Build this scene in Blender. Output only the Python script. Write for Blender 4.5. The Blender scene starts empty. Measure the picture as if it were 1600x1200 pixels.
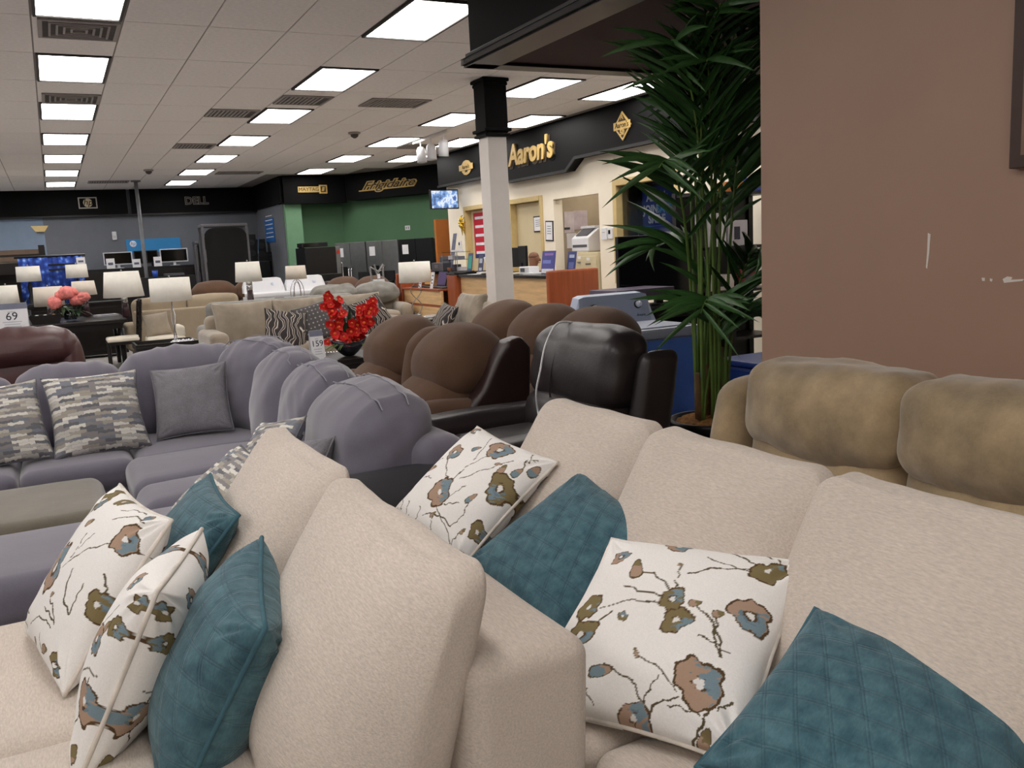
import bpy, bmesh, math, random
import numpy as np
from mathutils import Vector, Matrix

S = bpy.context.scene
COL = S.collection
PI = math.pi
random.seed(7)

# ---------------------------------------------------------------- camera
F_PX = 1358.66
YAW, PITCH, ROLL = (math.radians(a) for a in (27.263, -9.0246, -2.9817))
CAM = Vector((0, 0, 1.5))
_fw = Vector((math.sin(YAW) * math.cos(PITCH), math.cos(YAW) * math.cos(PITCH), math.sin(PITCH)))
_rt = Vector((math.cos(YAW), -math.sin(YAW), 0))
_up = _rt.cross(_fw)
_r = math.cos(ROLL) * _rt + math.sin(ROLL) * _up
_u = -math.sin(ROLL) * _rt + math.cos(ROLL) * _up
cam_d = bpy.data.cameras.new('camera')
cam_d.lens = F_PX / 1600 * 36
cam_d.sensor_width = 36
cam_d.sensor_fit = 'HORIZONTAL'
cam_d.clip_start = 0.05
cam = bpy.data.objects.new('camera', cam_d)
COL.objects.link(cam)
cam.matrix_world = Matrix(((_r.x, _u.x, -_fw.x, CAM.x), (_r.y, _u.y, -_fw.y, CAM.y), (_r.z, _u.z, -_fw.z, CAM.z), (0, 0, 0, 1)))
S.camera = cam

# ---------------------------------------------------------------- world, exposure
W = bpy.data.worlds.new('world')
S.world = W
W.use_nodes = True
W.node_tree.nodes['Background'].inputs[0].default_value = (0.8, 0.85, 1, 1)
W.node_tree.nodes['Background'].inputs[1].default_value = 0.02
S.view_settings.view_transform = 'Standard'
S.view_settings.look = 'None'
S.view_settings.gamma = 1
S.view_settings.use_curve_mapping = False
S.view_settings.exposure = 0.3
LIGHT_L = 9.0
CEIL = 3.3


def ray(x, y):
    return (x - 800) / F_PX * _r - (y - 600) / F_PX * _u + _fw


def at(x, y, X=None, Y=None, Z=None, D=None):
    """the point of the room seen at photo pixel x,y on a known plane or at a known distance"""
    d = ray(x, y)
    if X is not None: t = (X - CAM.x) / d.x
    elif Y is not None: t = (Y - CAM.y) / d.y
    elif Z is not None: t = (Z - CAM.z) / d.z
    else: t = D
    return CAM + d * t


# ---------------------------------------------------------------- materials
def lin(c):
    if isinstance(c, str):
        c = c.lstrip('#')
        c = [int(c[i:i + 2], 16) / 255 for i in (0, 2, 4)]
    elif max(c) > 1.0:
        c = [v / 255 for v in c]
    return tuple(v / 12.92 if v <= 0.04045 else ((v + 0.055) / 1.055) ** 2.4 for v in c)


class NT:
    def __init__(s, name):
        s.m = bpy.data.materials.new(name)
        s.m.use_nodes = True
        s.t = s.m.node_tree
        s.b = s.t.nodes['Principled BSDF']

    def n(s, typ, **kw):
        nd = s.t.nodes.new(typ)
        for k, v in kw.items():
            setattr(nd, k, v)
        return nd

    def l(s, a, b):
        s.t.links.new(a, b)

    def coord(s, kind='Object', scale=(1, 1, 1)):
        tc = s.n('ShaderNodeTexCoord')
        mp = s.n('ShaderNodeMapping')
        mp.inputs['Scale'].default_value = scale
        s.l(tc.outputs[kind], mp.inputs[0])
        return mp.outputs[0]

    def noise(s, vec, scale, detail=4, rough=.55):
        nz = s.n('ShaderNodeTexNoise')
        nz.inputs['Scale'].default_value = scale
        nz.inputs['Detail'].default_value = detail
        nz.inputs['Roughness'].default_value = rough
        s.l(vec, nz.inputs['Vector'])
        return nz.outputs['Fac']

    def ramp(s, fac, stops, interp='LINEAR'):
        r = s.n('ShaderNodeValToRGB')
        r.color_ramp.interpolation = interp
        e = r.color_ramp.elements
        while len(e) < len(stops): e.new(.5)
        for i, (p, c) in enumerate(stops):
            e[i].position = p
            e[i].color = (*c, 1)
        s.l(fac, r.inputs[0])
        return r.outputs[0]

    def math(s, op, a, b=None, c=None):
        m = s.n('ShaderNodeMath', operation=op)
        for i, v in enumerate((a, b, c)):
            if v is None: continue
            if isinstance(v, (int, float)): m.inputs[i].default_value = v
            else: s.l(v, m.inputs[i])
        return m.outputs[0]

    def mix(s, fac, a, b, mode='MIX'):
        m = s.n('ShaderNodeMix', data_type='RGBA', blend_type=mode)
        if isinstance(fac, (int, float)): m.inputs[0].default_value = fac
        else: s.l(fac, m.inputs[0])
        for i, v in ((6, a), (7, b)):
            if isinstance(v, tuple): m.inputs[i].default_value = (*v, 1) if len(v) == 3 else v
            else: s.l(v, m.inputs[i])
        return m.outputs[2]

    def bump(s, h, strength=.3, dist=.01):
        b = s.n('ShaderNodeBump')
        b.inputs['Strength'].default_value = strength
        b.inputs['Distance'].default_value = dist
        s.l(h, b.inputs['Height'])
        s.l(b.outputs[0], s.b.inputs['Normal'])

    def color(s, c):
        if isinstance(c, tuple): s.b.inputs['Base Color'].default_value = (*c, 1)
        else: s.l(c, s.b.inputs['Base Color'])


MATS = {}


def M(name, c, rough=.6, var=.12, vs=6, metal=0, spec=.4, bump=0, bs=200, sheen=0, stretch=(1, 1, 1), coat=0):
    """plain procedural surface: a colour with a soft noise variation and an optional fine relief"""
    if name in MATS: return MATS[name]
    t = NT(name)
    c = lin(c)
    v = t.coord('Object', stretch)
    nz = t.noise(v, vs, 5)
    lo = tuple(max(0, x * (1 - var)) for x in c)
    hi = tuple(min(1, x * (1 + var)) for x in c)
    t.color(t.ramp(nz, [(.3, lo), (.7, hi)]))
    t.b.inputs['Roughness'].default_value = rough
    t.b.inputs['Metallic'].default_value = metal
    t.b.inputs['Specular IOR Level'].default_value = spec
    if sheen:
        t.b.inputs['Sheen Weight'].default_value = sheen
        t.b.inputs['Sheen Roughness'].default_value = .4
    if coat:
        t.b.inputs['Coat Weight'].default_value = coat
    if bump:
        t.bump(t.noise(v, bs, 3), bump, .004)
    MATS[name] = t.m
    return t.m


def Memit(name, c, strength):
    if name in MATS: return MATS[name]
    t = NT(name)
    t.b.inputs['Base Color'].default_value = (.8, .8, .8, 1)
    t.b.inputs['Emission Color'].default_value = (*lin(c), 1)
    t.b.inputs['Emission Strength'].default_value = strength
    MATS[name] = t.m
    return t.m


def fabric_mat(name, c, blotch=.1, bs=3, weave=(300, 60, 60), wv=.1, rough=.9, sheen=.15, bump=.25):
    """upholstery: big soft nap marks, fine directional threads, small relief"""
    if name in MATS: return MATS[name]
    t = NT(name)
    c = lin(c)
    a = t.noise(t.coord('Object'), bs, 5, .6)
    b = t.noise(t.coord('Object', weave), 1.0, 3, .6)
    k1 = t.ramp(a, [(.3, tuple(x * (1 - blotch) for x in c)), (.72, tuple(min(1, x * (1 + blotch)) for x in c))])
    k2 = t.ramp(b, [(.25, (1 - wv,) * 3), (.75, (1 + wv * .6,) * 3)])
    t.color(t.mix(1.0, k1, k2, 'MULTIPLY'))
    t.b.inputs['Roughness'].default_value = rough
    t.b.inputs['Specular IOR Level'].default_value = .2
    t.b.inputs['Sheen Weight'].default_value = sheen
    t.bump(b, bump, .003)
    MATS[name] = t.m
    return t.m


def leather_mat(name, c, rough=.38):
    if name in MATS: return MATS[name]
    t = NT(name)
    c = lin(c)
    v = t.coord('Object')
    a = t.noise(v, 5, 4)
    t.color(t.ramp(a, [(.3, tuple(x * .85 for x in c)), (.7, tuple(x * 1.15 for x in c))]))
    vo = t.n('ShaderNodeTexVoronoi')
    vo.inputs['Scale'].default_value = 220
    t.l(v, vo.inputs['Vector'])
    cr = t.noise(v, 22, 4)
    t.bump(t.math('ADD', t.math('MULTIPLY', vo.outputs['Distance'], .35), cr), .22, .006)
    t.b.inputs['Roughness'].default_value = rough
    t.b.inputs['Specular IOR Level'].default_value = .5
    MATS[name] = t.m
    return t.m


def wood_mat(name, c, rough=.4, axis=2, coat=.1):
    if name in MATS: return MATS[name]
    t = NT(name)
    c = lin(c)
    sc = [14, 14, 14]
    sc[axis] = 1.2
    a = t.noise(t.coord('Object', tuple(sc)), 1.6, 6, .6)
    t.color(t.ramp(a, [(.3, tuple(x * .8 for x in c)), (.7, tuple(min(1, x * 1.15) for x in c))]))
    t.b.inputs['Roughness'].default_value = rough
    t.b.inputs['Coat Weight'].default_value = coat
    MATS[name] = t.m
    return t.m


# ---------------------------------------------------------------- mesh helpers
def obj(name, me, mat=None, parent=None, loc=None, smooth=False):
    o = bpy.data.objects.new(name, me)
    COL.objects.link(o)
    if mat is not None and len(me.materials) == 0: me.materials.append(mat)
    if parent is not None: o.parent = parent
    if loc is not None: o.location = loc
    if smooth and len(me.polygons): me.polygons.foreach_set('use_smooth', [True] * len(me.polygons))
    return o


def tag(o, label=None, cat=None, group=None, kind=None):
    if label: o['label'] = label
    if cat: o['category'] = cat
    if group: o['group'] = group
    if kind: o['kind'] = kind
    return o


def thing(name, label, cat, loc=(0, 0, 0), rz=0, group=None, rot=None):
    o = bpy.data.objects.new(name, None)
    COL.objects.link(o)
    o.empty_display_size = .1
    o.location = loc
    o.rotation_euler = rot if rot else (0, 0, rz)
    return tag(o, label, cat, group)


def raw(name, V, Fc):
    me = bpy.data.meshes.new(name)
    me.from_pydata([tuple(map(float, v)) for v in V], [], [tuple(int(i) for i in f) for f in Fc])
    me.update()
    return me


class MB:
    def __init__(s):
        s.V, s.F = [], []

    def add(s, V, Fc):
        o = len(s.V)
        s.V += [tuple(v) for v in V]
        s.F += [tuple(i + o for i in f) for f in Fc]
        return s

    def box(s, x0, x1, y0, y1, z0, z1):
        V = [(x, y, z) for z in (z0, z1) for y in (y0, y1) for x in (x0, x1)]
        return s.add(V, [(0, 2, 3, 1), (4, 5, 7, 6), (0, 1, 5, 4), (2, 6, 7, 3), (0, 4, 6, 2), (1, 3, 7, 5)])

    def prism(s, poly, lo, hi, axis='z'):
        n = len(poly)
        def p(a, b, h):
            return {'z': (a, b, h), 'y': (a, h, b), 'x': (h, a, b)}[axis]
        V = [p(a, b, lo) for a, b in poly] + [p(a, b, hi) for a, b in poly]
        return s.add(V, [tuple(range(n - 1, -1, -1)), tuple(range(n, 2 * n))] + [(i, (i + 1) % n, n + (i + 1) % n, n + i) for i in range(n)])

    def tube(s, pts, r, n=8, closed=False, cap=True):
        pts = [Vector(p) for p in pts]
        k = len(pts)
        rs = r if isinstance(r, (list, tuple)) else [r] * k
        V, Fc, ref = [], [], None
        for i, p in enumerate(pts):
            a = pts[i - 1] if (i > 0 or closed) else p
            b = pts[(i + 1) % k] if (i < k - 1 or closed) else p
            t = (b - a)
            t = t.normalized() if t.length > 1e-9 else Vector((0, 0, 1))
            if ref is None:
                ref = t.orthogonal().normalized()
            ref = (ref - t * ref.dot(t))
            ref = ref.normalized() if ref.length > 1e-6 else t.orthogonal().normalized()
            q = t.cross(ref)
            for j in range(n):
                th = 2 * PI * j / n
                V.append(p + (ref * math.cos(th) + q * math.sin(th)) * rs[i])
        for i in range(k if closed else k - 1):
            for j in range(n):
                a, b = i * n + j, i * n + (j + 1) % n
                c, d = ((i + 1) % k) * n + (j + 1) % n, ((i + 1) % k) * n + j
                Fc.append((a, b, c, d))
        if cap and not closed:
            Fc.append(tuple(range(n - 1, -1, -1)))
            Fc.append(tuple(range((k - 1) * n, k * n)))
        return s.add(V, Fc)

    def lathe(s, prof, n=20, c=(0, 0, 0)):
        V, Fc = [], []
        for r, z in prof:
            for j in range(n):
                th = 2 * PI * j / n
                V.append((c[0] + r * math.cos(th), c[1] + r * math.sin(th), c[2] + z))
        for i in range(len(prof) - 1):
            for j in range(n):
                Fc.append((i * n + j, i * n + (j + 1) % n, (i + 1) * n + (j + 1) % n, (i + 1) * n + j))
        if prof[0][0] > 1e-4: Fc.append(tuple(range(n - 1, -1, -1)))
        if prof[-1][0] > 1e-4: Fc.append(tuple(range((len(prof) - 1) * n, len(prof) * n)))
        return s.add(V, Fc)

    def xf(s, m):
        s.V = [tuple(m @ Vector(v)) for v in s.V]
        return s

    def build(s, name, mat, parent=None, smooth=False, bevel=0, loc=None, seg=2):
        me = raw(name, s.V, s.F)
        if bevel:
            bm = bmesh.new()
            bm.from_mesh(me)
            bmesh.ops.remove_doubles(bm, verts=bm.verts, dist=1e-5)
            ed = [e for e in bm.edges if len(e.link_faces) == 2 and e.calc_face_angle(0) > .6]
            bmesh.ops.bevel(bm, geom=ed, offset=bevel, segments=seg, affect='EDGES', profile=.6)
            bm.to_mesh(me)
            bm.free()
            me.update()
        o = obj(name, me, mat, parent, loc)
        if smooth:
            me.polygons.foreach_set('use_smooth', [True] * len(me.polygons))
        return o


def box(name, mat, parent, x0, x1, y0, y1, z0, z1, bevel=0, seg=2):
    return MB().box(x0, x1, y0, y1, z0, z1).build(name, mat, parent, bevel=bevel, seg=seg)


def struct(o):
    o['kind'] = 'structure'
    return o


def wob(P, seed, freq=9.0):
    """cheap smooth pseudo noise, about -1..1"""
    rs = np.random.RandomState(seed)
    out = np.zeros(len(P))
    for k in range(7):
        d = rs.normal(size=3) * freq * (0.5 + .35 * k)
        out += np.sin(P @ d + rs.rand() * 6.28) / (1 + .45 * k)
    return out / 2.6


def soft_mesh(name, sx, sy, sz, r, puff=(0, 0, 0), wr=.004, seed=0, k=4, m=9, fn=None, freq=9.0):
    """upholstered block: rounded box, faces puffed out, light creases; centred on the origin"""
    h = np.array([sx, sy, sz]) / 2
    r = min(r, h.min() * .98)
    ax = []
    for a in range(3):
        e = h[a] - r
        edge = e + r * np.tan(np.linspace(0, PI / 4, k))
        mid = np.linspace(-e, e, m)[1:-1] if e > 1e-3 else np.array([0.0])
        ax.append(np.concatenate([-edge[::-1], mid, edge]))
    idx, V, Fc = {}, [], []
    def vid(p):
        key = (round(p[0], 5), round(p[1], 5), round(p[2], 5))
        i = idx.get(key)
        if i is None:
            i = idx[key] = len(V)
            V.append(p)
        return i
    for a in range(3):
        b, c = (a + 1) % 3, (a + 2) % 3
        for sg in (-1, 1):
            A, B = ax[b], ax[c]
            g = [[0] * len(B) for _ in A]
            for i, x in enumerate(A):
                for j, y in enumerate(B):
                    p = [0, 0, 0]
                    p[a], p[b], p[c] = sg * h[a], float(x), float(y)
                    g[i][j] = vid(p)
            for i in range(len(A) - 1):
                for j in range(len(B) - 1):
                    q = (g[i][j], g[i + 1][j], g[i + 1][j + 1], g[i][j + 1])
                    Fc.append(q if sg > 0 else q[::-1])
    Q = np.array(V)
    inner = np.clip(Q, -(h - r), h - r)
    d = Q - inner
    P = inner + r * d / np.maximum(np.linalg.norm(d, axis=1, keepdims=True), 1e-9)
    n = P / h
    for a in range(3):
        b, c = (a + 1) % 3, (a + 2) % 3
        if puff[a]:
            P[:, a] += puff[a] * n[:, a] * np.clip(1 - n[:, b] ** 2, 0, 1) * np.clip(1 - n[:, c] ** 2, 0, 1)
    if wr:
        nr = d / np.maximum(np.linalg.norm(d, axis=1, keepdims=True), 1e-9)
        P = P + nr * (wob(P, seed, freq) * wr)[:, None]
    if fn is not None: P = fn(P, h)
    me = raw(name, P, Fc)
    me.polygons.foreach_set('use_smooth', [True] * len(me.polygons))
    return me


def soft(name, mat, parent, c, size, r=.06, puff=(0, 0, 0), wr=.004, seed=0, fn=None, rot=None, k=4, m=9, freq=9.0):
    o = obj(name, soft_mesh(name, *size, r, puff, wr, seed, k, m, fn, freq), mat, parent, c)
    if rot: o.rotation_euler = rot
    return o


def pillow_mesh(name, w, h, t, n=40, ears=.09, wr=.004, seed=0, paint=None, power=.42, fold=0):
    s = np.linspace(-1, 1, n)
    s = np.sign(s) * np.abs(s) ** .85
    U, Vv = np.meshgrid(s, s, indexing='ij')
    P, Fc, UV = [], [], []
    X = U * (w / 2) * (1 - ears * (1 - Vv ** 2) * U ** 2)
    Y = Vv * (h / 2) * (1 - ears * (1 - U ** 2) * Vv ** 2)
    T = (t / 2) * np.clip((1 - U ** 2) * (1 - Vv ** 2), 0, 1) ** power
    base = np.stack([X.ravel(), Y.ravel(), np.zeros(n * n)], 1)
    q = wob(base + seed * .13, seed, 14) * wr * np.clip(T.ravel() / (t / 2) * 3, 0, 1)
    # pinch creases running in from the corners
    R = np.hypot(1 - np.abs(U), 1 - np.abs(Vv)).ravel()
    an = np.arctan2(1 - np.abs(Vv), 1 - np.abs(U)).ravel()
    q = q + np.sin(an * 14 + seed) * .006 * np.exp(-(R - .25) ** 2 / .03) * np.clip(T.ravel() / t * 4, 0, 1)
    for sg in (1, -1):
        B = base.copy()
        B[:, 2] = sg * (T.ravel() + q)
        if fold: B[:, 2] += fold * (U.ravel() ** 2)
        P.append(B)
        UV.append(np.stack([(U.ravel() + 1) / 2, (Vv.ravel() + 1) / 2], 1))
    ii = np.arange(n * n).reshape(n, n)
    a, b, c, d = ii[:-1, :-1].ravel(), ii[1:, :-1].ravel(), ii[1:, 1:].ravel(), ii[:-1, 1:].ravel()
    F1 = np.stack([a, b, c, d], 1)
    F2 = np.stack([a, d, c, b], 1) + n * n
    # weld the rim
    rim = np.zeros((n, n), bool)
    rim[0], rim[-1], rim[:, 0], rim[:, -1] = True, True, True, True
    mp = np.arange(2 * n * n)
    mp[n * n:][rim.ravel()] = np.arange(n * n)[rim.ravel()]
    F2 = mp[F2]
    P = np.concatenate(P)
    UVa = np.concatenate(UV)
    keep = np.unique(np.concatenate([F1.ravel(), F2.ravel()]))
    re = np.full(2 * n * n, -1)
    re[keep] = np.arange(len(keep))
    Fc = re[np.concatenate([F1, F2])]
    me = bpy.data.meshes.new(name)
    me.from_pydata(P[keep].tolist(), [], Fc.tolist())
    uv = me.uv_layers.new(name='UVMap')
    li = np.empty(len(me.loops), np.int32)
    me.loops.foreach_get('vertex_index', li)
    uv.data.foreach_set('uv', UVa[keep][li].ravel())
    if paint is not None:
        c = paint(UVa[keep][:, 0], UVa[keep][:, 1])
        at_ = me.color_attributes.new('Col', 'FLOAT_COLOR', 'POINT')
        at_.data.foreach_set('color', np.concatenate([c, np.ones((len(c), 1))], 1).astype(np.float32).ravel())
    me.polygons.foreach_set('use_smooth', [True] * len(me.polygons))
    me.update()
    return me


def rim_pts(w, h, ears, n=14):
    out = []
    for k in range(4):
        for i in range(n):
            s = -1 + 2 * i / n
            u, v = ((s, 1), (1, -s), (-s, -1), (-1, s))[k]
            out.append((u * w / 2 * (1 - ears * (1 - v * v) * u * u), v * h / 2 * (1 - ears * (1 - u * u) * v * v), 0))
    return out


def pose(o, c, u, n):
    n = Vector(n).normalized()
    u = Vector(u)
    u = (u - n * u.dot(n)).normalized()
    v = n.cross(u)
    o.matrix_world = Matrix(((u.x, v.x, n.x, c[0]), (u.y, v.y, n.y, c[1]), (u.z, v.z, n.z, c[2]), (0, 0, 0, 1)))


def text_mesh(name, body, size, extrude=.004, shear=0, bold=0, spacing=1.0, align='CENTER'):
    cu = bpy.data.curves.new(name, 'FONT')
    cu.body = body
    cu.size = size
    cu.extrude = extrude
    cu.shear = shear
    cu.offset = bold
    cu.space_character = spacing
    cu.align_x = align
    cu.align_y = 'CENTER'
    cu.resolution_u = 3
    o = bpy.data.objects.new(name, cu)
    COL.objects.link(o)
    dg = bpy.context.evaluated_depsgraph_get()
    dg.update()
    me = bpy.data.meshes.new_from_object(o.evaluated_get(dg))
    bpy.data.objects.remove(o)
    bpy.data.curves.remove(cu)
    return me


def text(name, body, size, mat, parent, loc, rot, **kw):
    me = text_mesh(name, body, size, **kw)
    me.materials.clear()
    me.materials.append(mat)
    o = bpy.data.objects.new(name, me)
    COL.objects.link(o)
    if parent: o.parent = parent
    o.location = loc
    o.rotation_euler = rot
    return o


def copy_tree(o, parent=None):
    c = o.copy()
    COL.objects.link(c)
    c.parent = parent
    for ch in list(o.children): copy_tree(ch, c)
    return c


FACE_NX = (PI / 2, 0, -PI / 2)     # flat lettering turned to look toward -X
FACE_NY = (PI / 2, 0, 0)           # ... toward -Y
# ================================================================ THE SHELL
m_ceil = M('ceiling_tile_white', (244, 239, 235), .95, .05, 30, bump=.2, bs=90)
m_grid = M('ceiling_grid_grey', (150, 143, 138), .8, .05)
m_fascia = M('black_fascia_paint', (7, 7, 8), .6, .1, spec=.12)
m_gold = M('gold_sign_metal', (190, 160, 95), .45, .12, 20, metal=.35)
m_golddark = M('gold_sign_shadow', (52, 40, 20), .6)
m_greyw = M('grey_blue_wall', (112, 116, 124), .85, .04)
m_bluew = M('light_blue_wall', (132, 150, 172), .85, .04)
m_greenw = M('green_wall', (88, 124, 92), .85, .05, 1.5)
m_greenp = M('green_pillar_lit', (116, 158, 124), .8, .04)  # wall green made lighter; the light on the pillar is put into the colour
m_cream = M('cream_wall', (241, 232, 213), .85, .03, 2)
m_brownw = M('brown_partition_paint', (164, 133, 115), .45, .05, 1.2, bump=.05, bs=120)
m_maroon = M('maroon_soffit_paint', (50, 11, 11), .7, .08)
m_carpet = M('grey_carpet', (176, 172, 169), 1, .2, 90, bump=.6, bs=400)
m_trimw = M('yellow_oak_trim', (205, 182, 128), .5, .06, 10)
m_white = M('white_enamel', (225, 226, 230), .35, .03)
m_white_p = M('white_column_paint', (222, 216, 210), .7, .04, 3)
m_black = M('black_plastic', (16, 16, 18), .4, .1)
m_blackw = M('black_wood', (22, 18, 17), .3, .15, 8)
m_steel = M('brushed_steel', (150, 150, 150), .35, .06, 30, metal=.8)
m_chrome = M('chrome', (215, 215, 220), .12, .03, metal=1)
m_paper = M('white_paper', (232, 232, 235), .8, .03)
m_ink = M('dark_ink', (40, 42, 55), .8)

struct(box('floor', m_carpet, None, -7.2, 10.4, -5.2, 24, -.12, 0))
ceil = struct(box('ceiling', m_grid, None, -7.2, 10.4, -5.2, 24, CEIL + .008, CEIL + .12))

# grid of 2x4 ft cells
GX, GY, CW, CL = .08, 7.35, .61, 1.22
lights = {}
rows = {'leftmost visible': 0, 'second': 4, 'third': 8, 'rightmost': 10}
for rname, i in rows.items():
    for k in range(-4, 7):
        lights[(i, 2 * k - 1)] = (rname, k)
for i in (-4, -8):
    for k in range(-5, 7): lights[(i, 2 * k - 1)] = ('out of view left', k)
# vents  (cell column, y, kind)
tile_me = None
def soffit_over(x, y): return x > 2.4 and y < 5.65
n_tile = 0
for i in range(-3, 12):
    for j in range(-3, 13):
        x0, y0 = GX + CW * i, GY + CL * j
        if y0 > 23.0 or (i, j) in lights: continue
        if x0 + CW > 7.12: continue
        if soffit_over(x0 + .3, y0 + .6): continue
        if y0 > 19.4 and x0 > 4.2: continue
        if tile_me is None:
            mb = MB().box(.006, CW - .006, .006, CL - .006, 0, .014)
            tile_me = raw('ceiling_tile', mb.V, mb.F)
            tile_me.materials.append(m_ceil)
        o = obj('ceiling_tile', tile_me, None, ceil)
        o.location = (x0, y0, CEIL)
        n_tile += 1

m_diff = Memit('lit_diffuser', (255, 250, 246), LIGHT_L)
m_lframe = M('dark_light_rim', (60, 58, 56), .6)
ordn = ['first', 'second', 'third', 'fourth', 'fifth', 'sixth', 'seventh', 'eighth', 'ninth', 'tenth', 'eleventh', 'twelfth']
proto = None
for (i, j), (rname, k) in sorted(lights.items()):
    x0, y0 = GX + CW * i, GY + CL * j
    if soffit_over(x0 + .3, y0 + .6) or y0 > 21.5: continue
    if x0 > 5.8 and y0 > 17.5: continue
    seen = k >= 0 and rname[0] != 'o'
    lab = ('%s ceiling light panel of the %s row, counted from the front' % (ordn[k], rname)) if seen else \
        'ceiling light panel above the shop floor beyond the picture edge'
    if rname == 'second' and k == -1 or (rname == 'second' and k == 0): pass
    if proto is None:
        t = thing('ceiling_light', lab, 'ceiling light')
        a, b, w = .012, CW - .012, .022
        f = MB()
        f.box(a, b, a, a + w, -.012, .02).box(a, b, CL - a - w, CL - a, -.012, .02)
        f.box(a, a + w, a + w, CL - a - w, -.012, .02).box(b - w, b, a + w, CL - a - w, -.012, .02)
        f.build('frame', m_lframe, t)
        MB().box(a + w, b - w, a + w, CL - a - w, -.002, .01).build('diffuser', m_diff, t)
        proto = t
    else:
        t = copy_tree(proto)
        t['label'] = lab
    t.location = (x0, y0, CEIL - .001)
    t['group'] = 'recessed ceiling lights' if seen else 'ceiling lights out of view'

# ceiling vents
m_vent = M('vent_grey', (160, 154, 150), .6, .05)
m_ventd = M('vent_dark', (84, 80, 77), .8)
def vent(x, y, wx, wy, label, kind):
    t = thing('ceiling_vent', label, 'vent', (x, y, CEIL), 0, 'ceiling vents')
    MB().box(-wx / 2, wx / 2, -wy / 2, wy / 2, -.004, .006).build('backing', m_ventd, t)
    f = MB()
    e = .03
    f.box(-wx / 2, wx / 2, -wy / 2, -wy / 2 + e, -.016, .0).box(-wx / 2, wx / 2, wy / 2 - e, wy / 2, -.016, 0)
    f.box(-wx / 2, -wx / 2 + e, -wy / 2 + e, wy / 2 - e, -.016, 0).box(wx / 2 - e, wx / 2, -wy / 2 + e, wy / 2 - e, -.016, 0)
    f.build('frame', m_vent, t)
    if kind == 'sq':
        for q in (.07, .12, .17, .22):
            if q > wy / 2 - .02: continue
            a, b = wx / 2 - q, wy / 2 - q
            m = MB()
            w = .016
            m.box(-a, a, -b, -b + w, -.018, 0).box(-a, a, b - w, b, -.018, 0).box(-a, -a + w, -b + w, b - w, -.018, 0).box(a - w, a, -b + w, b - w, -.018, 0)
            m.build('louvre', m_vent, t)
    else:
        n = int((wx - .08) / .05)
        for q in range(n):
            xx = -wx / 2 + .05 + q * .05
            MB().box(xx, xx + .022, -wy / 2 + e, wy / 2 - e, -.014, 0).build('slat', m_vent, t)
vent(.40, 7.68, .56, .56, 'square louvred ceiling vent behind the nearest ceiling light', 'sq')
vent(.40, 10.72, .56, .56, 'square louvred ceiling vent between second and third left row lights', 'sq')
vent(2.2, 11.45, .58, .56, 'ceiling vent left of the third light in the second row', 'bar')
vent(2.82, 10.4, .58, .56, 'slatted ceiling vent between two lights of the second row', 'bar')
vent(3.95, 10.4, .75, .56, 'wide slatted ceiling vent between the second and third light rows', 'bar')
vent(2.2, 14.7, .58, .56, 'ceiling vent left of the fourth light in the second row', 'bar')
vent(5.88, 14.6, .5, .56, 'ceiling vent beside the spotlight track', 'bar')
vent(3.7, 19.1, .9, .5, 'far dark ceiling vent in front of the grey wall', 'bar')
vent(1.3, 20.9, .8, .5, 'farthest ceiling vent near the support pole', 'bar')

for (x, y, lab) in ((1.87, 18.4, 'small dark dome sensor on the far ceiling'), (4.26, 13.0, 'small round smoke detector on the ceiling before the spotlights')):
    t = thing('smoke_detector', lab, 'detector', (x, y, CEIL))
    MB().lathe([(.09, 0), (.09, -.02), (.075, -.03)], 16).build('base', m_vent, t, True)
    MB().lathe([(.06, -.03), (.055, -.06), (.02, -.085), (.0001, -.088)], 14).build('dome', m_ventd, t, True)

# track spotlights
t = thing('track_light', 'white spotlight track with three white can lamps below the ceiling', 'track light', (5.58, 13.25, CEIL))
MB().box(-.02, .02, -.75, .7, -.05, -.005).build('track', m_white_p, t)
for y, tl in ((-.55, .15), (-.02, -.1), (.4, -.1)):
    MB().tube([(0, y, -.05), (0, y, -.14)], .012).build('stem', m_white, t)
    h = MB().lathe([(.0001, 0), (.05, -.005), (.075, -.05), (.08, -.25), (.072, -.25), (.07, -.12), (.0001, -.11)], 16).xf(Matrix.Translation((0, y, -.13)) @ Matrix.Rotation(tl, 4, 'X')).build('can', m_white, t, True)

# ---- walls
struct(box('wall_back', m_greyw, None, -.05, 4.95, 23.1, 23.3, 0, CEIL + .1))
struct(box('wall_back_left', m_bluew, None, -7.2, -.05, 23.1, 23.3, 0, CEIL + .1))
struct(box('wall_alcove', m_greyw, None, 4.8, 4.95, 20.2, 23.1, 0, CEIL + .1))
struct(box('wall_left', m_greyw, None, -7.3, -7.1, -5.2, 23.3, 0, CEIL + .1))
struct(box('wall_front', m_cream, None, -7.2, 10.4, -5.3, -5.1, 0, CEIL + .1))
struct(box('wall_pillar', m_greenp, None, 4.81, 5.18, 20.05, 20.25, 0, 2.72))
struct(box('wall_green_back', m_greenw, None, 4.95, 6.6, 20.45, 20.6, 0, CEIL + .1))
G0, G1 = Vector((6.2, 19.85, 0)), Vector((7.86, 17.0, 0))
gd = (G1 - G0).normalized()
gn = Vector((gd.y, -gd.x, 0))      # toward the shop floor
if gn.x > 0: gn = -gn
def quad_wall(name, mat, a, b, th, z0, z1):
    n_ = -gn * th
    poly = [(a.x, a.y), (b.x, b.y), (b.x + n_.x, b.y + n_.y), (a.x + n_.x, a.y + n_.y)]
    return struct(MB().prism(poly, z0, z1).build(name, mat))
quad_wall('wall_green_side', m_greenw, G0 - gn * .35 - gd * .5, G1 - gn * .35 + gd * 1.5, .12, 0, CEIL + .1)
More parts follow.
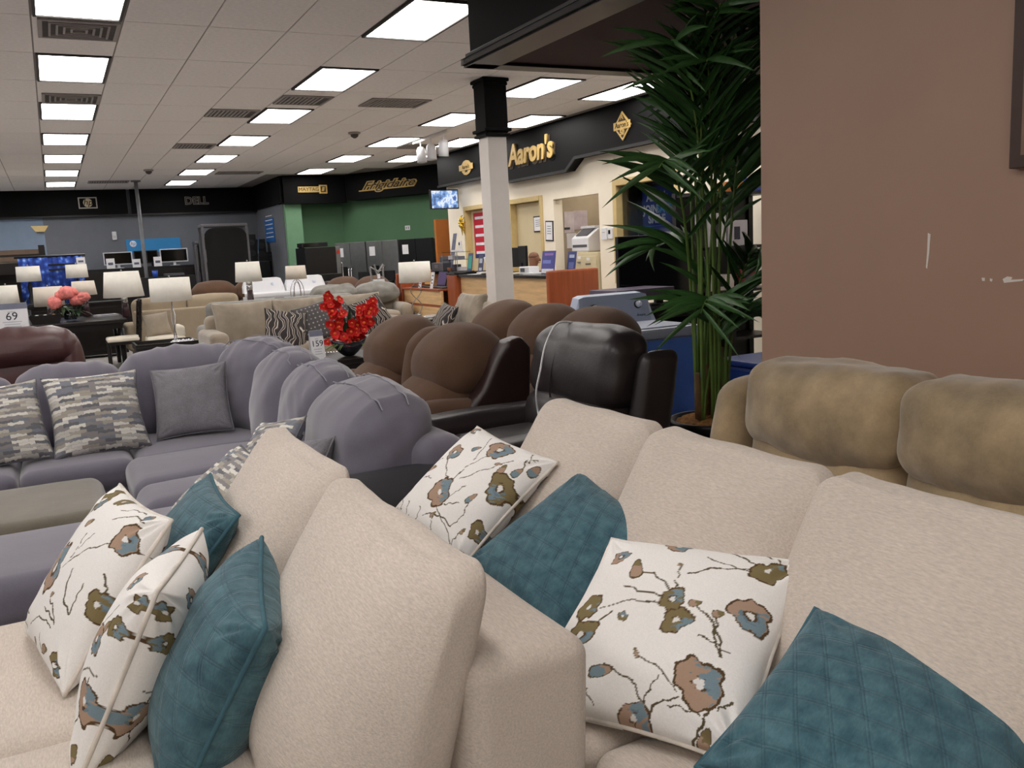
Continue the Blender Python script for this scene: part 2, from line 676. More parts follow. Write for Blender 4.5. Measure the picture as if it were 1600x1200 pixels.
# fascia boards
def trimrect(n, x0, x1, y0, y1, z0, z1, mat=m_fascia):
    return struct(box('trim_%d' % n, mat, None, x0, x1, y0, y1, z0, z1))
trimrect(1, -7.1, 1.78, 23.0, 23.1, 2.72, CEIL)
trimrect(2, 1.86, 4.8, 23.0, 23.1, 2.72, CEIL)
struct(box('trim_3', m_fascia, None, 4.72, 4.8, 20.0, 23.0, 2.72, CEIL))
struct(box('trim_4', m_fascia, None, 4.78, 6.22, 19.92, 20.5, 2.70, CEIL))
struct(box('trim_5', m_fascia, None, 4.76, 6.22, 19.89, 20.06, 2.68, 2.71))
quad_wall('trim_6', m_fascia, G0, G1 + gd * .6, .4, 2.72, CEIL)
# HP / DELL mouldings under the boards
struct(box('trim_7', m_black, None, -7.1, 4.8, 22.97, 23.1, 2.68, 2.72))

# right-hand wall with its openings (wall face at X = 7.08)
WX = 7.08
op = [(8.96, 10.25, .98, 2.25), (10.72, 12.0, 0, 2.18), (12.41, 13.42, 0, 2.2), (14.2, 15.27, 0, 2.2)]
mb = MB()
yy = 4.0
for (a, b, z0, z1) in op:
    mb.box(WX, WX + .16, yy, a, 0, CEIL + .1)
    mb.box(WX, WX + .16, a, b, z1, CEIL + .1)
    if z0 > 0: mb.box(WX, WX + .16, a, b, 0, z0)
    yy = b
mb.box(WX, WX + .16, yy, 16.12, 0, CEIL + .1)
wr_ = struct(mb.build('wall_right', m_cream))
struct(box('wall_green_end', m_cream, None, WX + .16, 10.4, 16.0, 16.12, 0, CEIL + .1))
# back office shell behind it
struct(box('wall_office', M('office_wall', (176, 162, 140), .9, .04), None, 8.35, 8.45, 4, 16.0, 0, CEIL + .1))
struct(box('wall_niche_near', M('office_wall', (176, 162, 140)), None, WX + .16, 8.35, 10.6, 10.7, 0, CEIL))
struct(box('wall_niche_far', M('office_wall', (176, 162, 140)), None, WX + .16, 8.35, 12.05, 12.15, 0, CEIL))
struct(box('wall_niche_top', M('office_wall', (176, 162, 140)), None, WX + .16, 8.35, 10.7, 12.05, 2.6, 2.66))
# black fascia of the right wall, with the dropped middle
poly = [(16.14, CEIL), (16.14, 2.71), (13.62, 2.71), (13.34, 2.55), (11.32, 2.55), (11.05, 2.71), (4.2, 2.71), (4.2, CEIL)]
struct(MB().prism(poly, WX - .16, WX - .001, 'x').build('trim_8', m_fascia))
poly2 = [(16.16, 2.735), (16.16, 2.695), (13.63, 2.695), (13.345, 2.535), (11.31, 2.535), (11.04, 2.695), (4.2, 2.695), (4.2, 2.735), (11.06, 2.735), (11.33, 2.575), (13.33, 2.575), (13.61, 2.735)]
struct(MB().prism(poly2, WX - .18, WX - .16, 'x').build('trim_9', m_black))

# brown partition with scuffs, and the soffit over it
PX = 2.85
struct(box('wall_partition', m_brownw, None, PX, PX + .15, -4.5, 3.0, 0, 2.72))
SX, SY, SZ = 2.6, 5.55, 2.7
struct(box('wall_soffit', m_fascia, None, SX + .05, WX, -5, SY - .05, SZ + .05, CEIL + .1))
struct(box('ceiling_soffit', m_maroon, None, SX + .22, WX, -5, SY - .12, SZ + .02, SZ + .06))
m_mould = M('charcoal_moulding', (26, 25, 26), .35, .1)
mo = MB()
prof = [(0, .0), (.06, -.0), (.2, 0.02), (.2, .07), (.045, .16), (.045, .1)]
# left moulding (runs along Y) and far moulding (runs along X)
mo.box(SX + .02, SX + .24, -5, SY - .0, SZ, SZ + .03)
mo.box(SX, SX + .06, -5, SY, SZ + .012, SZ + .05)
mo.box(SX + .025, SX + .06, -5, SY - .02, SZ + .05, SZ + .085)
mo.box(SX + .02, WX, SY - .14, SY, SZ, SZ + .03)
mo.box(SX, WX, SY - .05, SY + .0, SZ + .012, SZ + .05)
struct(mo.build('trim_10', m_mould, bevel=.004))
# scuff marks: flaked paint on the partition
m_scuff = M('bare_plaster', (226, 220, 214), .9, .05)
def flake(pts):
    c = [at(x, y, X=PX) for x, y in pts]
    return MB().prism([(p.y, p.z) for p in c], PX - .0012, PX + .001, 'x').build('scuff', m_scuff, bpy.data.objects['wall_partition'])
flake([(1450, 364), (1454, 366), (1452, 395), (1449, 420), (1447, 418), (1449, 392)])
flake([(1534, 434), (1539, 434), (1539, 439), (1535, 439)])
flake([(1547, 435), (1551, 436), (1550, 440), (1547, 439)])
flake([(1567, 436), (1574, 432), (1582, 433), (1580, 437), (1600, 436), (1598, 439), (1578, 441), (1569, 442)])

# framed canvas at the picture's right edge
t = thing('wall_canvas', 'dim framed canvas hanging on the brown partition at the right edge', 'picture', (PX, 0, 0))
p0, p1 = at(1586, 264, X=PX), at(1598, 0, X=PX)
MB().box(-.035, -.001, .2, p0.y, p0.z, 2.62).build('frame', M('bronze_frame', (70, 52, 45), .5), t, bevel=.004)
MB().box(-.037, -.0345, .24, p0.y - .04, p0.z + .04, 2.58).build('canvas', M('mottled_canvas', (128, 104, 90), .7, .35, 5), t)

# column with black sleeve
t = struct(thing('wall_column', None, None, (4.46, 8.82, 0)))
h = .115
MB().box(-h, h, -h, h, 0, CEIL).build('shaft', m_white_p, t, bevel=.008)
MB().box(-h - .02, h + .02, -h - .02, h + .02, 2.72, CEIL - .03).build('sleeve', m_fascia, t, bevel=.01)
for z, e in ((2.68, .035), (2.735, .048), (3.22, .03), (3.26, .045)):
    MB().box(-h - e, h + e, -h - e, h + e, z, z + .035).build('ring', m_fascia, t, bevel=.01)
# grey steel pole
t = struct(thing('wall_pole', None, None, (1.82, 20.7, 0)))
MB().lathe([(.038, 0), (.038, CEIL)], 14).build('shaft', M('grey_pole', (118, 120, 124), .5), t, True)
MB().lathe([(.1, CEIL - .03), (.1, CEIL)], 14).build('collar', M('grey_pole', (118, 120, 124)), t, True)

# doors, window and trim of the right wall
def casing(n, a, b, z1, w=.075, z0=0, sill=False):
    t = struct(thing('trim_%d' % n, None, None, (0, 0, 0)))
    q = MB
    q().box(WX - .025, WX + .157, a - w, a + .004, z0 - (w if sill else 0), z1 + w).build('jamb', m_trimw, t, bevel=.006)
    q().box(WX - .025, WX + .157, b - .004, b + w, z0 - (w if sill else 0), z1 + w).build('jamb', m_trimw, t, bevel=.006)
    q().box(WX - .03, WX + .157, a + .005, b - .005, z1 - .004, z1 + w).build('head', m_trimw, t, bevel=.006)
    if sill: q().box(WX - .05, WX + .157, a + .005, b - .005, z0 - w, z0 + .004).build('sill', m_trimw, t, bevel=.006)
casing(11, 8.96, 10.25, 2.25, .085, .98, True)
casing(12, 12.41, 13.42, 2.2)
casing(13, 14.2, 15.27, 2.2)
d = struct(thing('door_1', None, None))
m_door = M('cream_door', (208, 194, 158), .5, .03, 4)
MB().box(WX + .09, WX + .13, 12.42, 13.41, .01, 2.19).build('leaf', m_door, d, bevel=.004)
MB().lathe([(.0001, 0), (.03, 0), (.03, .04), (.0001, .05)], 12).xf(Matrix.Translation((WX + .09, 13.3, 1.0)) @ Matrix.Rotation(-PI / 2, 4, 'Y')).build('door_knob', m_steel, d, True)
d = struct(thing('door_2', None, None))
MB().box(WX + .09, WX + .13, 14.21, 15.26, .01, 2.19).build('leaf', m_door, d, bevel=.004)
MB().lathe([(.0001, 0), (.03, 0), (.03, .04), (.0001, .05)], 12).xf(Matrix.Translation((WX + .09, 14.32, 1.0)) @ Matrix.Rotation(-PI / 2, 4, 'Y')).build('door_knob', m_steel, d, True)
w1 = struct(thing('window_1', None, None))
gl = NT('tinted_window_glass')
gl.t.nodes.remove(gl.b)
g1, g2, mx = gl.n('ShaderNodeBsdfTransparent'), gl.n('ShaderNodeBsdfGlossy'), gl.n('ShaderNodeMixShader')
g1.inputs[0].default_value = (.62, .64, .66, 1)
g2.inputs['Roughness'].default_value = .05
mx.inputs[0].default_value = .06
gl.l(g1.outputs[0], mx.inputs[1]); gl.l(g2.outputs[0], mx.inputs[2])
gl.l(mx.outputs[0], gl.t.nodes['Material Output'].inputs[0])
m_glass = gl.m
MB().box(WX + .08, WX + .088, 8.96, 10.25, .98, 2.25).build('pane', m_glass, w1)
# dark panels behind the window; the office's shade is put into their colour
struct(box('wall_office_unlit', M('unlit_office_tone', (44, 42, 44), .9), None, WX + .6, WX + .66, 8.6, 10.6, 0, CEIL))
struct(box('wall_office_unlit_side', M('unlit_office_tone', (44, 42, 44)), None, WX + .16, WX + .6, 8.55, 8.6, 0, CEIL))

# lamp inside the filing niche
t = thing('niche_light', 'small ceiling light inside the filing niche, hidden above its opening', 'ceiling light', (7.8, 11.35, 2.6))
MB().box(-.24, .24, -.34, .34, -.03, -.001).build('frame', m_lframe, t)
MB().box(-.22, .22, -.32, .32, -.036, -.03).build('diffuser', Memit('niche_diffuser', (255, 246, 232), 7.0), t)
# ================================================================ FOREGROUND SEATING
m_beige = fabric_mat('beige_brushed_fabric', (206, 194, 182), .06, 2.5, (60, 260, 260), .2, bump=.45)
m_grey = fabric_mat('slate_grey_microfibre', (110, 106, 119), .1, 4, (160, 160, 160), .06, sheen=.5, bump=.12)
m_chargrey = M('charcoal_faux_leather', (48, 48, 52), .55, .1, 6, bump=.1, bs=200)
m_olive = fabric_mat('olive_tan_plush', (158, 138, 108), .42, 4.5, (120, 120, 120), .08, sheen=.5, bump=.15)
m_olive2 = fabric_mat('olive_grey_plush', (108, 101, 88), .22, 5, (120, 120, 120), .06, sheen=.5, bump=.15)
m_brown = fabric_mat('chocolate_corduroy', (94, 70, 54), .12, 4, (160, 160, 160), .1, sheen=.12, bump=.15)
m_leather = leather_mat('black_brown_leather', (40, 34, 35), .36)
m_redleather = leather_mat('oxblood_leather', (78, 50, 50), .34)
m_brleather = leather_mat('espresso_leather', (48, 32, 30), .34)
m_taupe = fabric_mat('taupe_plush', (150, 138, 122), .18, 5, (140, 140, 140), .06, sheen=.4, bump=.15)
m_tan = fabric_mat('tan_linen', (168, 153, 131), .08, 4, (140, 300, 300), .06)
m_teal = None


def lean(a):
    """shear a cushion backwards: the top moves to +Y"""
    def f(P, h):
        P = P.copy()
        P[:, 1] += a * (P[:, 2] + h[2])
        return P
    return f


# ---- beige love seat: faces -X, length along Y from 1.24 to 2.86
def beige_cushion(name, parent, c, size, seed, front, back, top=.035, narrow=1):
    """wedge cushion: thick at the seat, a narrow rounded ridge on top with perked corners"""
    def f(P, h):
        P = P.copy()
        u = P[:, 0] / h[0]
        w = np.clip((P[:, 2] + h[2]) / (2 * h[2]), 0, 1)
        t = P[:, 1] / h[1]
        fr = front[0] + (front[1] - front[0]) * w ** 1.6
        bk = back[0] + (back[1] - back[0]) * w
        P[:, 1] = (fr + bk) / 2 + t * (bk - fr) / 2
        fw_ = np.clip(-t, 0, 1)
        P[:, 1] -= .055 * fw_ * (1 - u ** 2) * np.sin(PI * np.clip(w, 0, 1)) ** .6      # plump front
        P[:, 1] += .07 * fw_ * np.abs(u) ** 5 * (1 - .6 * w)                            # sides roll back
        P[:, 2] += top * w ** 2 * (np.abs(u) ** 4 - .35)
        P[:, 0] *= 1 - .1 * (1 - w) ** 1.5 * narrow
        return P
    return soft(name, m_beige, parent, c, size, .075, (.02, .03, .015), .008, seed, f, k=6, m=18)

ls = thing('beige_loveseat', 'beige brushed fabric armless love seat in front holding four throw pillows', 'loveseat', (.2, 2.05, 0), -PI / 2)
# local: x right (= world -Y), -y front (= world -X);  world x = .2 + y_local,  world y = 2.05 - x_local
Wl = 1.6
soft('base', m_beige, ls, (0, -.02, .2), (Wl - .02, 1.14, .3), .04, wr=.002, seed=1)
for s in (-1, 1):
    soft('seat_cushion', m_beige, ls, (s * .4, -.16, .405), (.795, .92, .17), .05, (.01, .01, .02), .003, 3 + s)
def back_shape(P, h):
    P = P.copy()
    w = np.clip((P[:, 2] + h[2]) / (2 * h[2]), 0, 1)
    P[:, 1] += .02 * w
    return P
soft('back_frame', m_beige, ls, (0, .44, .52), (Wl, .24, .56), .04, (.0, .01, 0), .003, 8, back_shape)
beige_cushion('back_cushion', ls, (-.39, 0, .7), (.77, .3, .52), 11, (.07, .33), (.29, .42))
beige_cushion('back_cushion', ls, (.385, 0, .695), (.78, .3, .52), 12, (.075, .32), (.29, .42))
for sx in (-.7, .7):
    for sy in (-.5, .45):
        MB().lathe([(.02, 0), (.03, .06)], 10, (sx, sy, 0)).build('leg', m_blackw, ls, True)
# a folded fabric tag on the far cushion's back
# ---- beige sofa behind it, faces -X
so = thing('beige_sofa', 'long beige brushed fabric sofa holding floral and teal pillows', 'sofa', (1.32, 1.55, 0), -PI / 2)
Ws = 2.3
soft('base', m_beige, so, (0, -.02, .2), (Ws - .02, .9, .3), .04, wr=.002, seed=21)
yb = [2.66, 2.04, 1.39, .72]
for k in range(3):
    w_ = yb[k] - yb[k + 1]
    cx = 1.55 - (yb[k] + yb[k + 1]) / 2
    soft('seat_cushion', m_beige, so, (cx, -.17, .405), (w_ - .005, .62, .17), .05, (.01, .01, .02), .003, 24 + k)
    beige_cushion('back_cushion', so, (cx, 0, .69), (w_ + .02, .3, .52), 31 + k, (-.11, .16), (.2, .26), .03, .2)
soft('back_frame', m_beige, so, (0, .38, .5), (Ws, .2, .56), .07, wr=.003, seed=29, fn=back_shape)
soft('arm', m_beige, so, (1.0, -.05, .38), (.3, .9, .6), .1, (.02, .02, .02), .003, 30)
for sx in (-1.0, 1.0):
    for sy in (-.38, .38):
        MB().lathe([(.02, 0), (.03, .06)], 10, (sx, sy, 0)).build('leg', m_blackw, so, True)

# ---- olive plush reclining sofa against the partition
ov = thing('olive_sofa', 'olive tan plush reclining sofa against the brown partition', 'sofa', (2.24, 1.42, 0), -PI / 2)
soft('base', m_olive, ov, (0, .04, .2), (2.5, .72, .36), .06, wr=.004, seed=41)
oy = [2.56, 1.86, 1.16, .46]
for k in range(3):
    w_ = oy[k] - oy[k + 1]
    cx = 1.42 - (oy[k] + oy[k + 1]) / 2
    soft('seat_cushion', m_olive, ov, (cx, -.12, .43), (w_ - .005, .48, .2), .08, (.01, .02, .03), .008, 44 + k)
    soft('lumbar_cushion', m_olive, ov, (cx, .19, .62), (w_ - .01, .26, .34), .08, (.01, .045, .0), .012, 48 + k, lean(.15), k=5, m=10)
    def fo(P, h):
        P = P.copy()
        P[:, 1] += .12 * (P[:, 2] + h[2])
        u = P[:, 0] / h[0]
        lo = np.clip(-P[:, 2] / h[2], 0, 1)
        P[:, 2] -= .045 * lo * (1 - u ** 2)         # lower seam hangs in a curve
        return P
    soft('head_cushion', m_olive, ov, (cx, .2, .865), (w_ + .004, .29, .29), .075, (.012, .05, .015), .012, 52 + k, fo, k=6, m=16, freq=13)
soft('back_frame', m_olive, ov, (0, .43, .55), (2.36, .16, .78), .07, wr=.006, seed=56)
for s in (-1, 1):
    soft('arm', m_olive, ov, (s * 1.26, .03, .36), (.26, .76, .56), .11, (.02, .02, .03), .008, 57)
    soft('wing', m_olive, ov, (s * 1.25, .2, .7), (.15, .36, .42), .065, (.01, .02, .02), .006, 59, lean(.2))

# ================================================================ THROW PILLOWS
def make_teal():
    t = NT('teal_quilted_fabric')
    tc = t.n('ShaderNodeTexCoord')
    sp = t.n('ShaderNodeSeparateXYZ')
    t.l(tc.outputs['UV'], sp.inputs[0])
    u, v = sp.outputs[0], sp.outputs[1]
    def lines(e, n):
        fr = t.math('FRACT', t.math('MULTIPLY', e, n))
        d = t.math('ABSOLUTE', t.math('SUBTRACT', fr, .5))       # .5 on a line
        return t.math('SMOOTH_MIN', t.math('MULTIPLY', t.math('SUBTRACT', .5, d), 16), 1.0, .2)
    def dbl(e, n):
        a = lines(e, n)
        b = lines(t.math('ADD', e, .014), n)
        return t.math('MULTIPLY', a, b)
    a = dbl(t.math('ADD', u, t.math('MULTIPLY', v, .55)), 7.0)
    b = dbl(t.math('SUBTRACT', v, t.math('MULTIPLY', u, .12)), 8.0)
    h = t.math('MULTIPLY', a, b)
    vec = t.coord('Object')
    n1 = t.noise(vec, 26, 4)
    n2 = t.noise(t.coord('Object', (260, 90, 260)), 1.0, 2)
    base = t.ramp(n1, [(.3, lin((50, 84, 96))), (.72, lin((84, 120, 130)))])
    th = t.ramp(n2, [(.3, (.86,) * 3), (.7, (1.08,) * 3)])
    c = t.mix(1.0, base, th, 'MULTIPLY')
    stitch = t.ramp(h, [(.0, (.66, .68, .7)), (.22, (1, 1, 1))])
    t.color(t.mix(1.0, c, stitch, 'MULTIPLY'))
    t.bump(t.math('ADD', h, t.math('MULTIPLY', n2, .25)), .4, .005)
    t.b.inputs['Roughness'].default_value = .85
    t.b.inputs['Specular IOR Level'].default_value = .2
    t.b.inputs['Sheen Weight'].default_value = .2
    return t.m
m_teal = make_teal()
m_tealpipe = M('teal_piping', (60, 98, 110), .85, .1, 40)

def make_floral():
    t = NT('floral_print_fabric')
    a = t.n('ShaderNodeAttribute')
    a.attribute_name = 'Col'
    w = t.noise(t.coord('Object', (260, 260, 260)), 1.0, 2)
    t.color(t.mix(1.0, a.outputs['Color'], t.ramp(w, [(.3, (.95,) * 3), (.7, (1.02,) * 3)]), 'MULTIPLY'))
    t.bump(w, .15, .002)
    t.b.inputs['Roughness'].default_value = .9
    t.b.inputs['Specular IOR Level'].default_value = .15
    return t.m
m_floral = make_floral()
m_pipe = M('white_brown_piping', (222, 214, 204), .85, .3, 9)

WHITE, BRN, TAU, OLV, BLU, STEM = (lin(c) for c in ((240, 237, 233), (88, 68, 46), (172, 144, 124), (128, 114, 80), (122, 142, 152), (92, 80, 58)))

def n2d(U, V, f, seed):
    rs = np.random.RandomState(seed)
    o = np.zeros_like(U)
    for k in range(6):
        a, b = rs.normal(size=2) * f * (.5 + .4 * k)
        o += np.sin(U * a + V * b + rs.rand() * 6.28) / (1 + .3 * k)
    return o / 2.4

def floral_paint(spec):
    flowers, stems, buds = spec
    def f(U, V):
        U0, V0 = U, V
        U = U + n2d(U, V, 60, 1) * .004
        V = V + n2d(U, V, 60, 2) * .004
        C = np.tile(np.array(WHITE), (len(U), 1))
        nz = n2d(U, V, 70, 5)
        for (x0, y0, x1, y1, bend, wd) in stems:
            t = np.linspace(0, 1, 16)
            nx, ny = -(y1 - y0), x1 - x0
            px = x0 + (x1 - x0) * t + nx * bend * np.sin(t * PI) + .006 * np.sin(t * 17 + x0 * 30)
            py = y0 + (y1 - y0) * t + ny * bend * np.sin(t * PI) + .006 * np.sin(t * 13 + y0 * 30)
            dm = np.full(len(U), 9.)
            for i in range(15):
                ax, ay, bx, by = px[i], py[i], px[i + 1] - px[i], py[i + 1] - py[i]
                s = np.clip(((U - ax) * bx + (V - ay) * by) / (bx * bx + by * by + 1e-12), 0, 1)
                dm = np.minimum(dm, np.hypot(U - ax - s * bx, V - ay - s * by))
            C[dm < wd * (1 + .3 * nz)] = STEM
        for (x, y, l, w, ang, kind) in buds:
            du, dv = U - x, V - y
            a = (du * math.cos(ang) + dv * math.sin(ang)) / l
            b = (-du * math.sin(ang) + dv * math.cos(ang)) / w
            d = a * a + b * b * (1 + .7 * np.clip(a, -1, 1))
            ins = d < 1
            C[ins] = STEM
            core = d < .72
            C[core] = np.where((a + .4 * nz > .1)[:, None], np.array(TAU if kind else OLV), np.array(BLU if kind else TAU))[core]
        for (x, y, R, rot, kind) in flowers:
            du, dv = U - x, V - y
            th = np.arctan2(dv, du) + rot
            d = np.hypot(du, dv) * (1 + .06 * nz)
            rr = R * (1 + .07 * np.sin(5 * th) + .05 * np.sin(9 * th + 1 + x * 9) + .13 * np.sin(2 * th + y * 7) + .09 * np.sin(3 * th + x * 5))
            q = d / rr
            ins = q < 1
            out = np.array(TAU if kind in (0, 2) else OLV)
            C[ins] = out
            side = np.cos(th - 1.2) + .7 * nz + (.15 if kind != 1 else -.35)
            C[(q < .86) & (side > .35)] = BLU
            C[(q < .5) & (nz > .1) & (side > -.2)] = np.array(BLU) * .8
            C[(q < .2 + .05 * nz)] = np.array(WHITE) * .9
            C[(q > .89 + .04 * nz) & ins] = BRN
            C[(q < .3 + .1 * nz) & (q > .22) & (nz > 0)] = BRN
        return C
    return f

def spec_of(fl, st, bd): return (fl, st, bd)
FLA = spec_of(
    [(.47, .36, .115, .3, 0), (.60, .86, .11, 1.2, 2), (.23, .68, .075, 2.0, 0), (.90, .60, .11, 2.8, 1), (.03, .30, .05, .5, 1), (.96, .05, .07, 0, 1), (.97, .28, .06, 1, 1), (.08, .95, .05, 1, 0)],
    [(.5, .46, .58, .76, .08, .0035), (.55, .5, .8, .82, -.05, .0035), (.44, .47, .24, .6, .06, .0035), (.5, .5, .36, .95, -.12, .003), (.55, .25, .93, .06, .04, .0035), (.3, .1, .42, .02, -.08, .004), (.38, .2, .4, .04, .1, .0035), (.46, .16, .78, .2, .1, .004), (.78, .2, .79, .4, -.15, .0035), (.62, .1, .56, .2, 0, .003), (.9, .06, .88, .2, .15, .003), (.04, .55, .16, .6, .05, .003), (.84, .97, .9, .78, .05, .004), (.93, .92, .88, .86, 0, .0035), (.05, .2, .16, .12, .1, .003), (.6, .3, .72, .36, 0, .003), (.6, .38, .66, .5, 0, .003), (.13, .4, .24, .42, .1, .003), (.2, .2, .3, .02, .04, .003)],
    [(.78, .43, .05, .024, 1.2, 1), (.40, .78, .045, .024, .8, 1), (.74, .74, .03, .014, .5, 0), (.56, .2, .035, .016, 1, 0), (.8, .72, .05, .026, 1.7, 0), (.9, .76, .05, .026, 1.4, 1), (.97, .84, .05, .026, 1.5, 1), (.13, .5, .06, .026, .3, 0), (.1, .12, .04, .016, 1.6, 0), (.89, .22, .03, .014, 1.2, 0)])
FLC = spec_of(
    [(.55, .57, .06, .3, 1), (.605, .47, .065, 1.4, 1), (.15, .48, .07, .9, 1), (.18, .33, .08, 2.0, 1), (.785, .22, .105, .7, 0), (.89, .59, .085, 2.2, 0), (.88, .85, .075, .2, 1), (.42, .96, .07, 1.2, 0), (.55, .02, .065, .5, 2), (.03, .05, .08, 2.5, 0), (.17, .81, .05, 0, 0), (.36, .44, .025, 0, 1)],
    [(.22, .47, .5, .53, .1, .004), (.52, .62, .31, .72, -.1, .0045), (.5, .58, .28, .62, .05, .004), (.55, .62, .5, .78, .03, .003), (.85, .86, .66, .98, .02, .0045), (.85, .84, .6, .88, .1, .0035), (.82, .82, .56, .74, -.1, .004), (.93, .92, .8, 1, 0, .004), (.6, .04, .72, .14, .1, .004), (.62, .03, .37, .2, -.12, .004), (.58, .05, .62, .2, .02, .003), (.66, .56, .84, .36, .1, .0045), (.72, .42, .86, .38, .03, .0035), (.84, .36, .77, .52, .12, .004), (.08, .2, .18, .04, .1, .004), (.2, .3, .3, .46, .08, .004), (.5, .27, .7, .16, .1, .003), (.68, .1, .82, .1, .05, .0035), (.84, .14, .8, .0, .1, .0045), (.3, .1, .36, .03, 0, .003), (.88, .14, .93, .2, 0, .004)],
    [(.3, .73, .07, .03, 1.9, 0), (.36, .17, .055, .03, .3, 1), (.655, .57, .03, .02, .4, 0), (.765, .545, .028, .02, .3, 0), (.49, .28, .03, .012, 2.2, 0), (.11, .24, .05, .025, .8, 1), (.17, .22, .045, .025, 1.4, 1), (.85, .02, .045, .024, 1.2, 0), (.06, .12, .045, .018, 1.5, 0), (.5, .79, .016, .01, 0, 0)])
FL1 = spec_of(
    [(.33, .45, .135, .4, 0), (.87, .80, .10, 1.5, 0), (.04, .24, .08, .2, 0), (.2, .9, .09, 2.4, 1), (.42, .97, .05, 0, 1), (.97, .45, .07, .4, 1), (.88, .08, .06, 1, 1)],
    [(.46, .48, .8, .74, .08, .0035), (.12, .5, .26, .56, .1, .004), (.2, .6, .16, .82, .05, .0035), (.46, .7, .5, .54, .1, .0035), (.56, .74, .5, .58, 0, .003), (.62, .52, .84, .34, -.15, .006), (.84, .34, .82, .5, 0, .0045), (.55, .32, .74, .25, .1, .005), (.5, .26, .74, .25, .05, .005), (.3, .1, .72, .22, .1, .0035), (.1, .14, .14, .02, .1, .004), (.6, .85, .9, .92, .15, .003), (.55, .92, .8, .97, .1, .003), (.9, .6, .98, .5, .1, .005), (.7, .06, .6, .14, .1, .0035)],
    [(.36, .76, .045, .024, .6, 0), (.1, .5, .045, .018, 1.0, 0), (.72, .1, .045, .024, .3, 0), (.5, .06, .04, .024, .2, 0), (.86, .96, .045, .018, .5, 1), (.54, .35, .025, .015, .6, 0)])
FL2 = spec_of(
    [(.93, .36, .085, .3, 0), (.80, .60, .08, 1.8, 0), (.66, .16, .09, .6, 2), (.3, .9, .1, .4, 0), (.62, .45, .06, .9, 1), (.3, .4, .1, 1, 0), (.96, .9, .05, 0, 1), (.7, .9, .06, 1, 0), (.93, .74, .06, 1, 1)],
    [(.3, .78, .55, .5, .1, .004), (.9, .45, .88, .2, .1, .004), (.4, .3, .7, .35, .15, .0045), (.7, .62, .82, .8, -.1, .004), (.6, .26, .85, .1, .1, .004), (.75, .4, .95, .5, .1, .0035)],
    [(.72, .3, .045, .024, .5, 1), (.85, .7, .04, .024, 1, 0), (.5, .3, .04, .02, .6, 0), (.95, .12, .05, .024, 1.5, 0)])

def throw_pillow(name, label, c, u, n, s, t, kind, seed, group=None, mat=None, spec=None, ears=.07, power=.42, hs=None, npts=44, cat='pillow'):
    th = thing(name, label, cat, group=group)
    hs = hs or s
    if kind == 'floral':
        me = pillow_mesh('cover', s, hs, t, 215, ears, .005, seed, floral_paint(spec), power)
        mt, pm = m_floral, m_pipe
    elif kind == 'teal':
        me = pillow_mesh('cover', s, hs, t, 70, ears, .006, seed, None, power)
        mt, pm = m_teal, m_tealpipe
    else:
        me = pillow_mesh('cover', s, hs, t, npts, ears, .006, seed, None, power)
        mt, pm = mat, mat
    obj('cover', me, mt, th)
    MB().tube(rim_pts(s, hs, ears), .0055 if kind != 'plain' else .004, 7, True).build('piping', pm, th, True)
    pose(th, c, u, n)
    return th

throw_pillow('floral_pillow', 'white floral pillow at the far end of the beige sofa', (1.107, 2.496, .715), (.125, -.987, -.099), (-.585, -.154, .796), .46, .17, 'floral', 3, spec=FLA)
throw_pillow('teal_pillow', 'teal quilted pillow between the two floral pillows on the beige sofa', (1.165, 1.985, .65), (.05, -.97, -.2), (-.465, -.2, .863), .475, .16, 'teal', 5, ears=.09)
throw_pillow('floral_pillow', 'large white floral pillow lying in the middle of the beige sofa', (1.10, 1.455, .64), (.442, -.895, .056), (-.457, -.170, .873), .505, .17, 'floral', 8, spec=FLC)
throw_pillow('teal_pillow', 'teal quilted pillow in the bottom right corner on the beige sofa', (1.146, .936, .64), (.329, -.929, -.173), (-.26, -.265, .929), .44, .16, 'teal', 9, ears=.06)
throw_pillow('floral_pillow', 'leftmost white floral pillow on the beige love seat', (.005, 2.447, .695), (.192, -.981, -.012), (-.767, -.157, .622), .46, .17, 'floral', 13, spec=FL1)
throw_pillow('teal_pillow', 'teal pillow behind the leftmost floral pillow on the love seat', (.21, 2.49, .69), (.003, -.999, -.036), (-.76, -.026, .649), .44, .16, 'teal', 14)
throw_pillow('floral_pillow', 'white floral pillow seen edge-on between the two teal love seat pillows', (.085, 2.02, .66), (-.326, -.945, .032), (-.839, .305, .45), .44, .2, 'floral', 17, spec=FL2)
throw_pillow('teal_pillow', 'teal quilted pillow seen edge-on against the near love seat cushion', (.225, 1.87, .64), (-.197, -.975, -.104), (-.869, .125, .479), .43, .25, 'teal', 18)

# ================================================================ GREY SECTIONAL
gs = thing('grey_sectional', 'slate grey microfibre corner sectional with light stitched back cushions', 'sectional', (0, 0, 0))
soft('base', m_grey, gs, (-.3, 5.5, .2), (2.9, 1.0, .3), .05, wr=.003, seed=61)
soft('base', m_grey, gs, (.72, 4.1, .2), (.98, 2.2, .3), .05, wr=.003, seed=62)
soft('chaise_base', m_grey, gs, (-.2, 3.55, .19), (1.4, .68, .3), .05, wr=.003, seed=63)
soft('back_frame', m_grey, gs, (-.3, 5.95, .5), (2.9, .22, .56), .08, wr=.004, seed=64)
soft('back_frame', m_grey, gs, (1.27, 4.55, .5), (.22, 3.0, .56), .08, wr=.004, seed=65)
soft('arm', m_chargrey, gs, (.98, 3.07, .36), (.95, .3, .62), .13, (.02, .02, .02), .003, 66)
for x0, x1 in ((-1.5, -.93), (-.92, -.28), (-.28, .28)):
    soft('seat_cushion', m_grey, gs, ((x0 + x1) / 2, 5.34, .4), (x1 - x0 - .01, .72, .16), .06, (.005, .01, .02), .004, int(70 + x0 * 5))
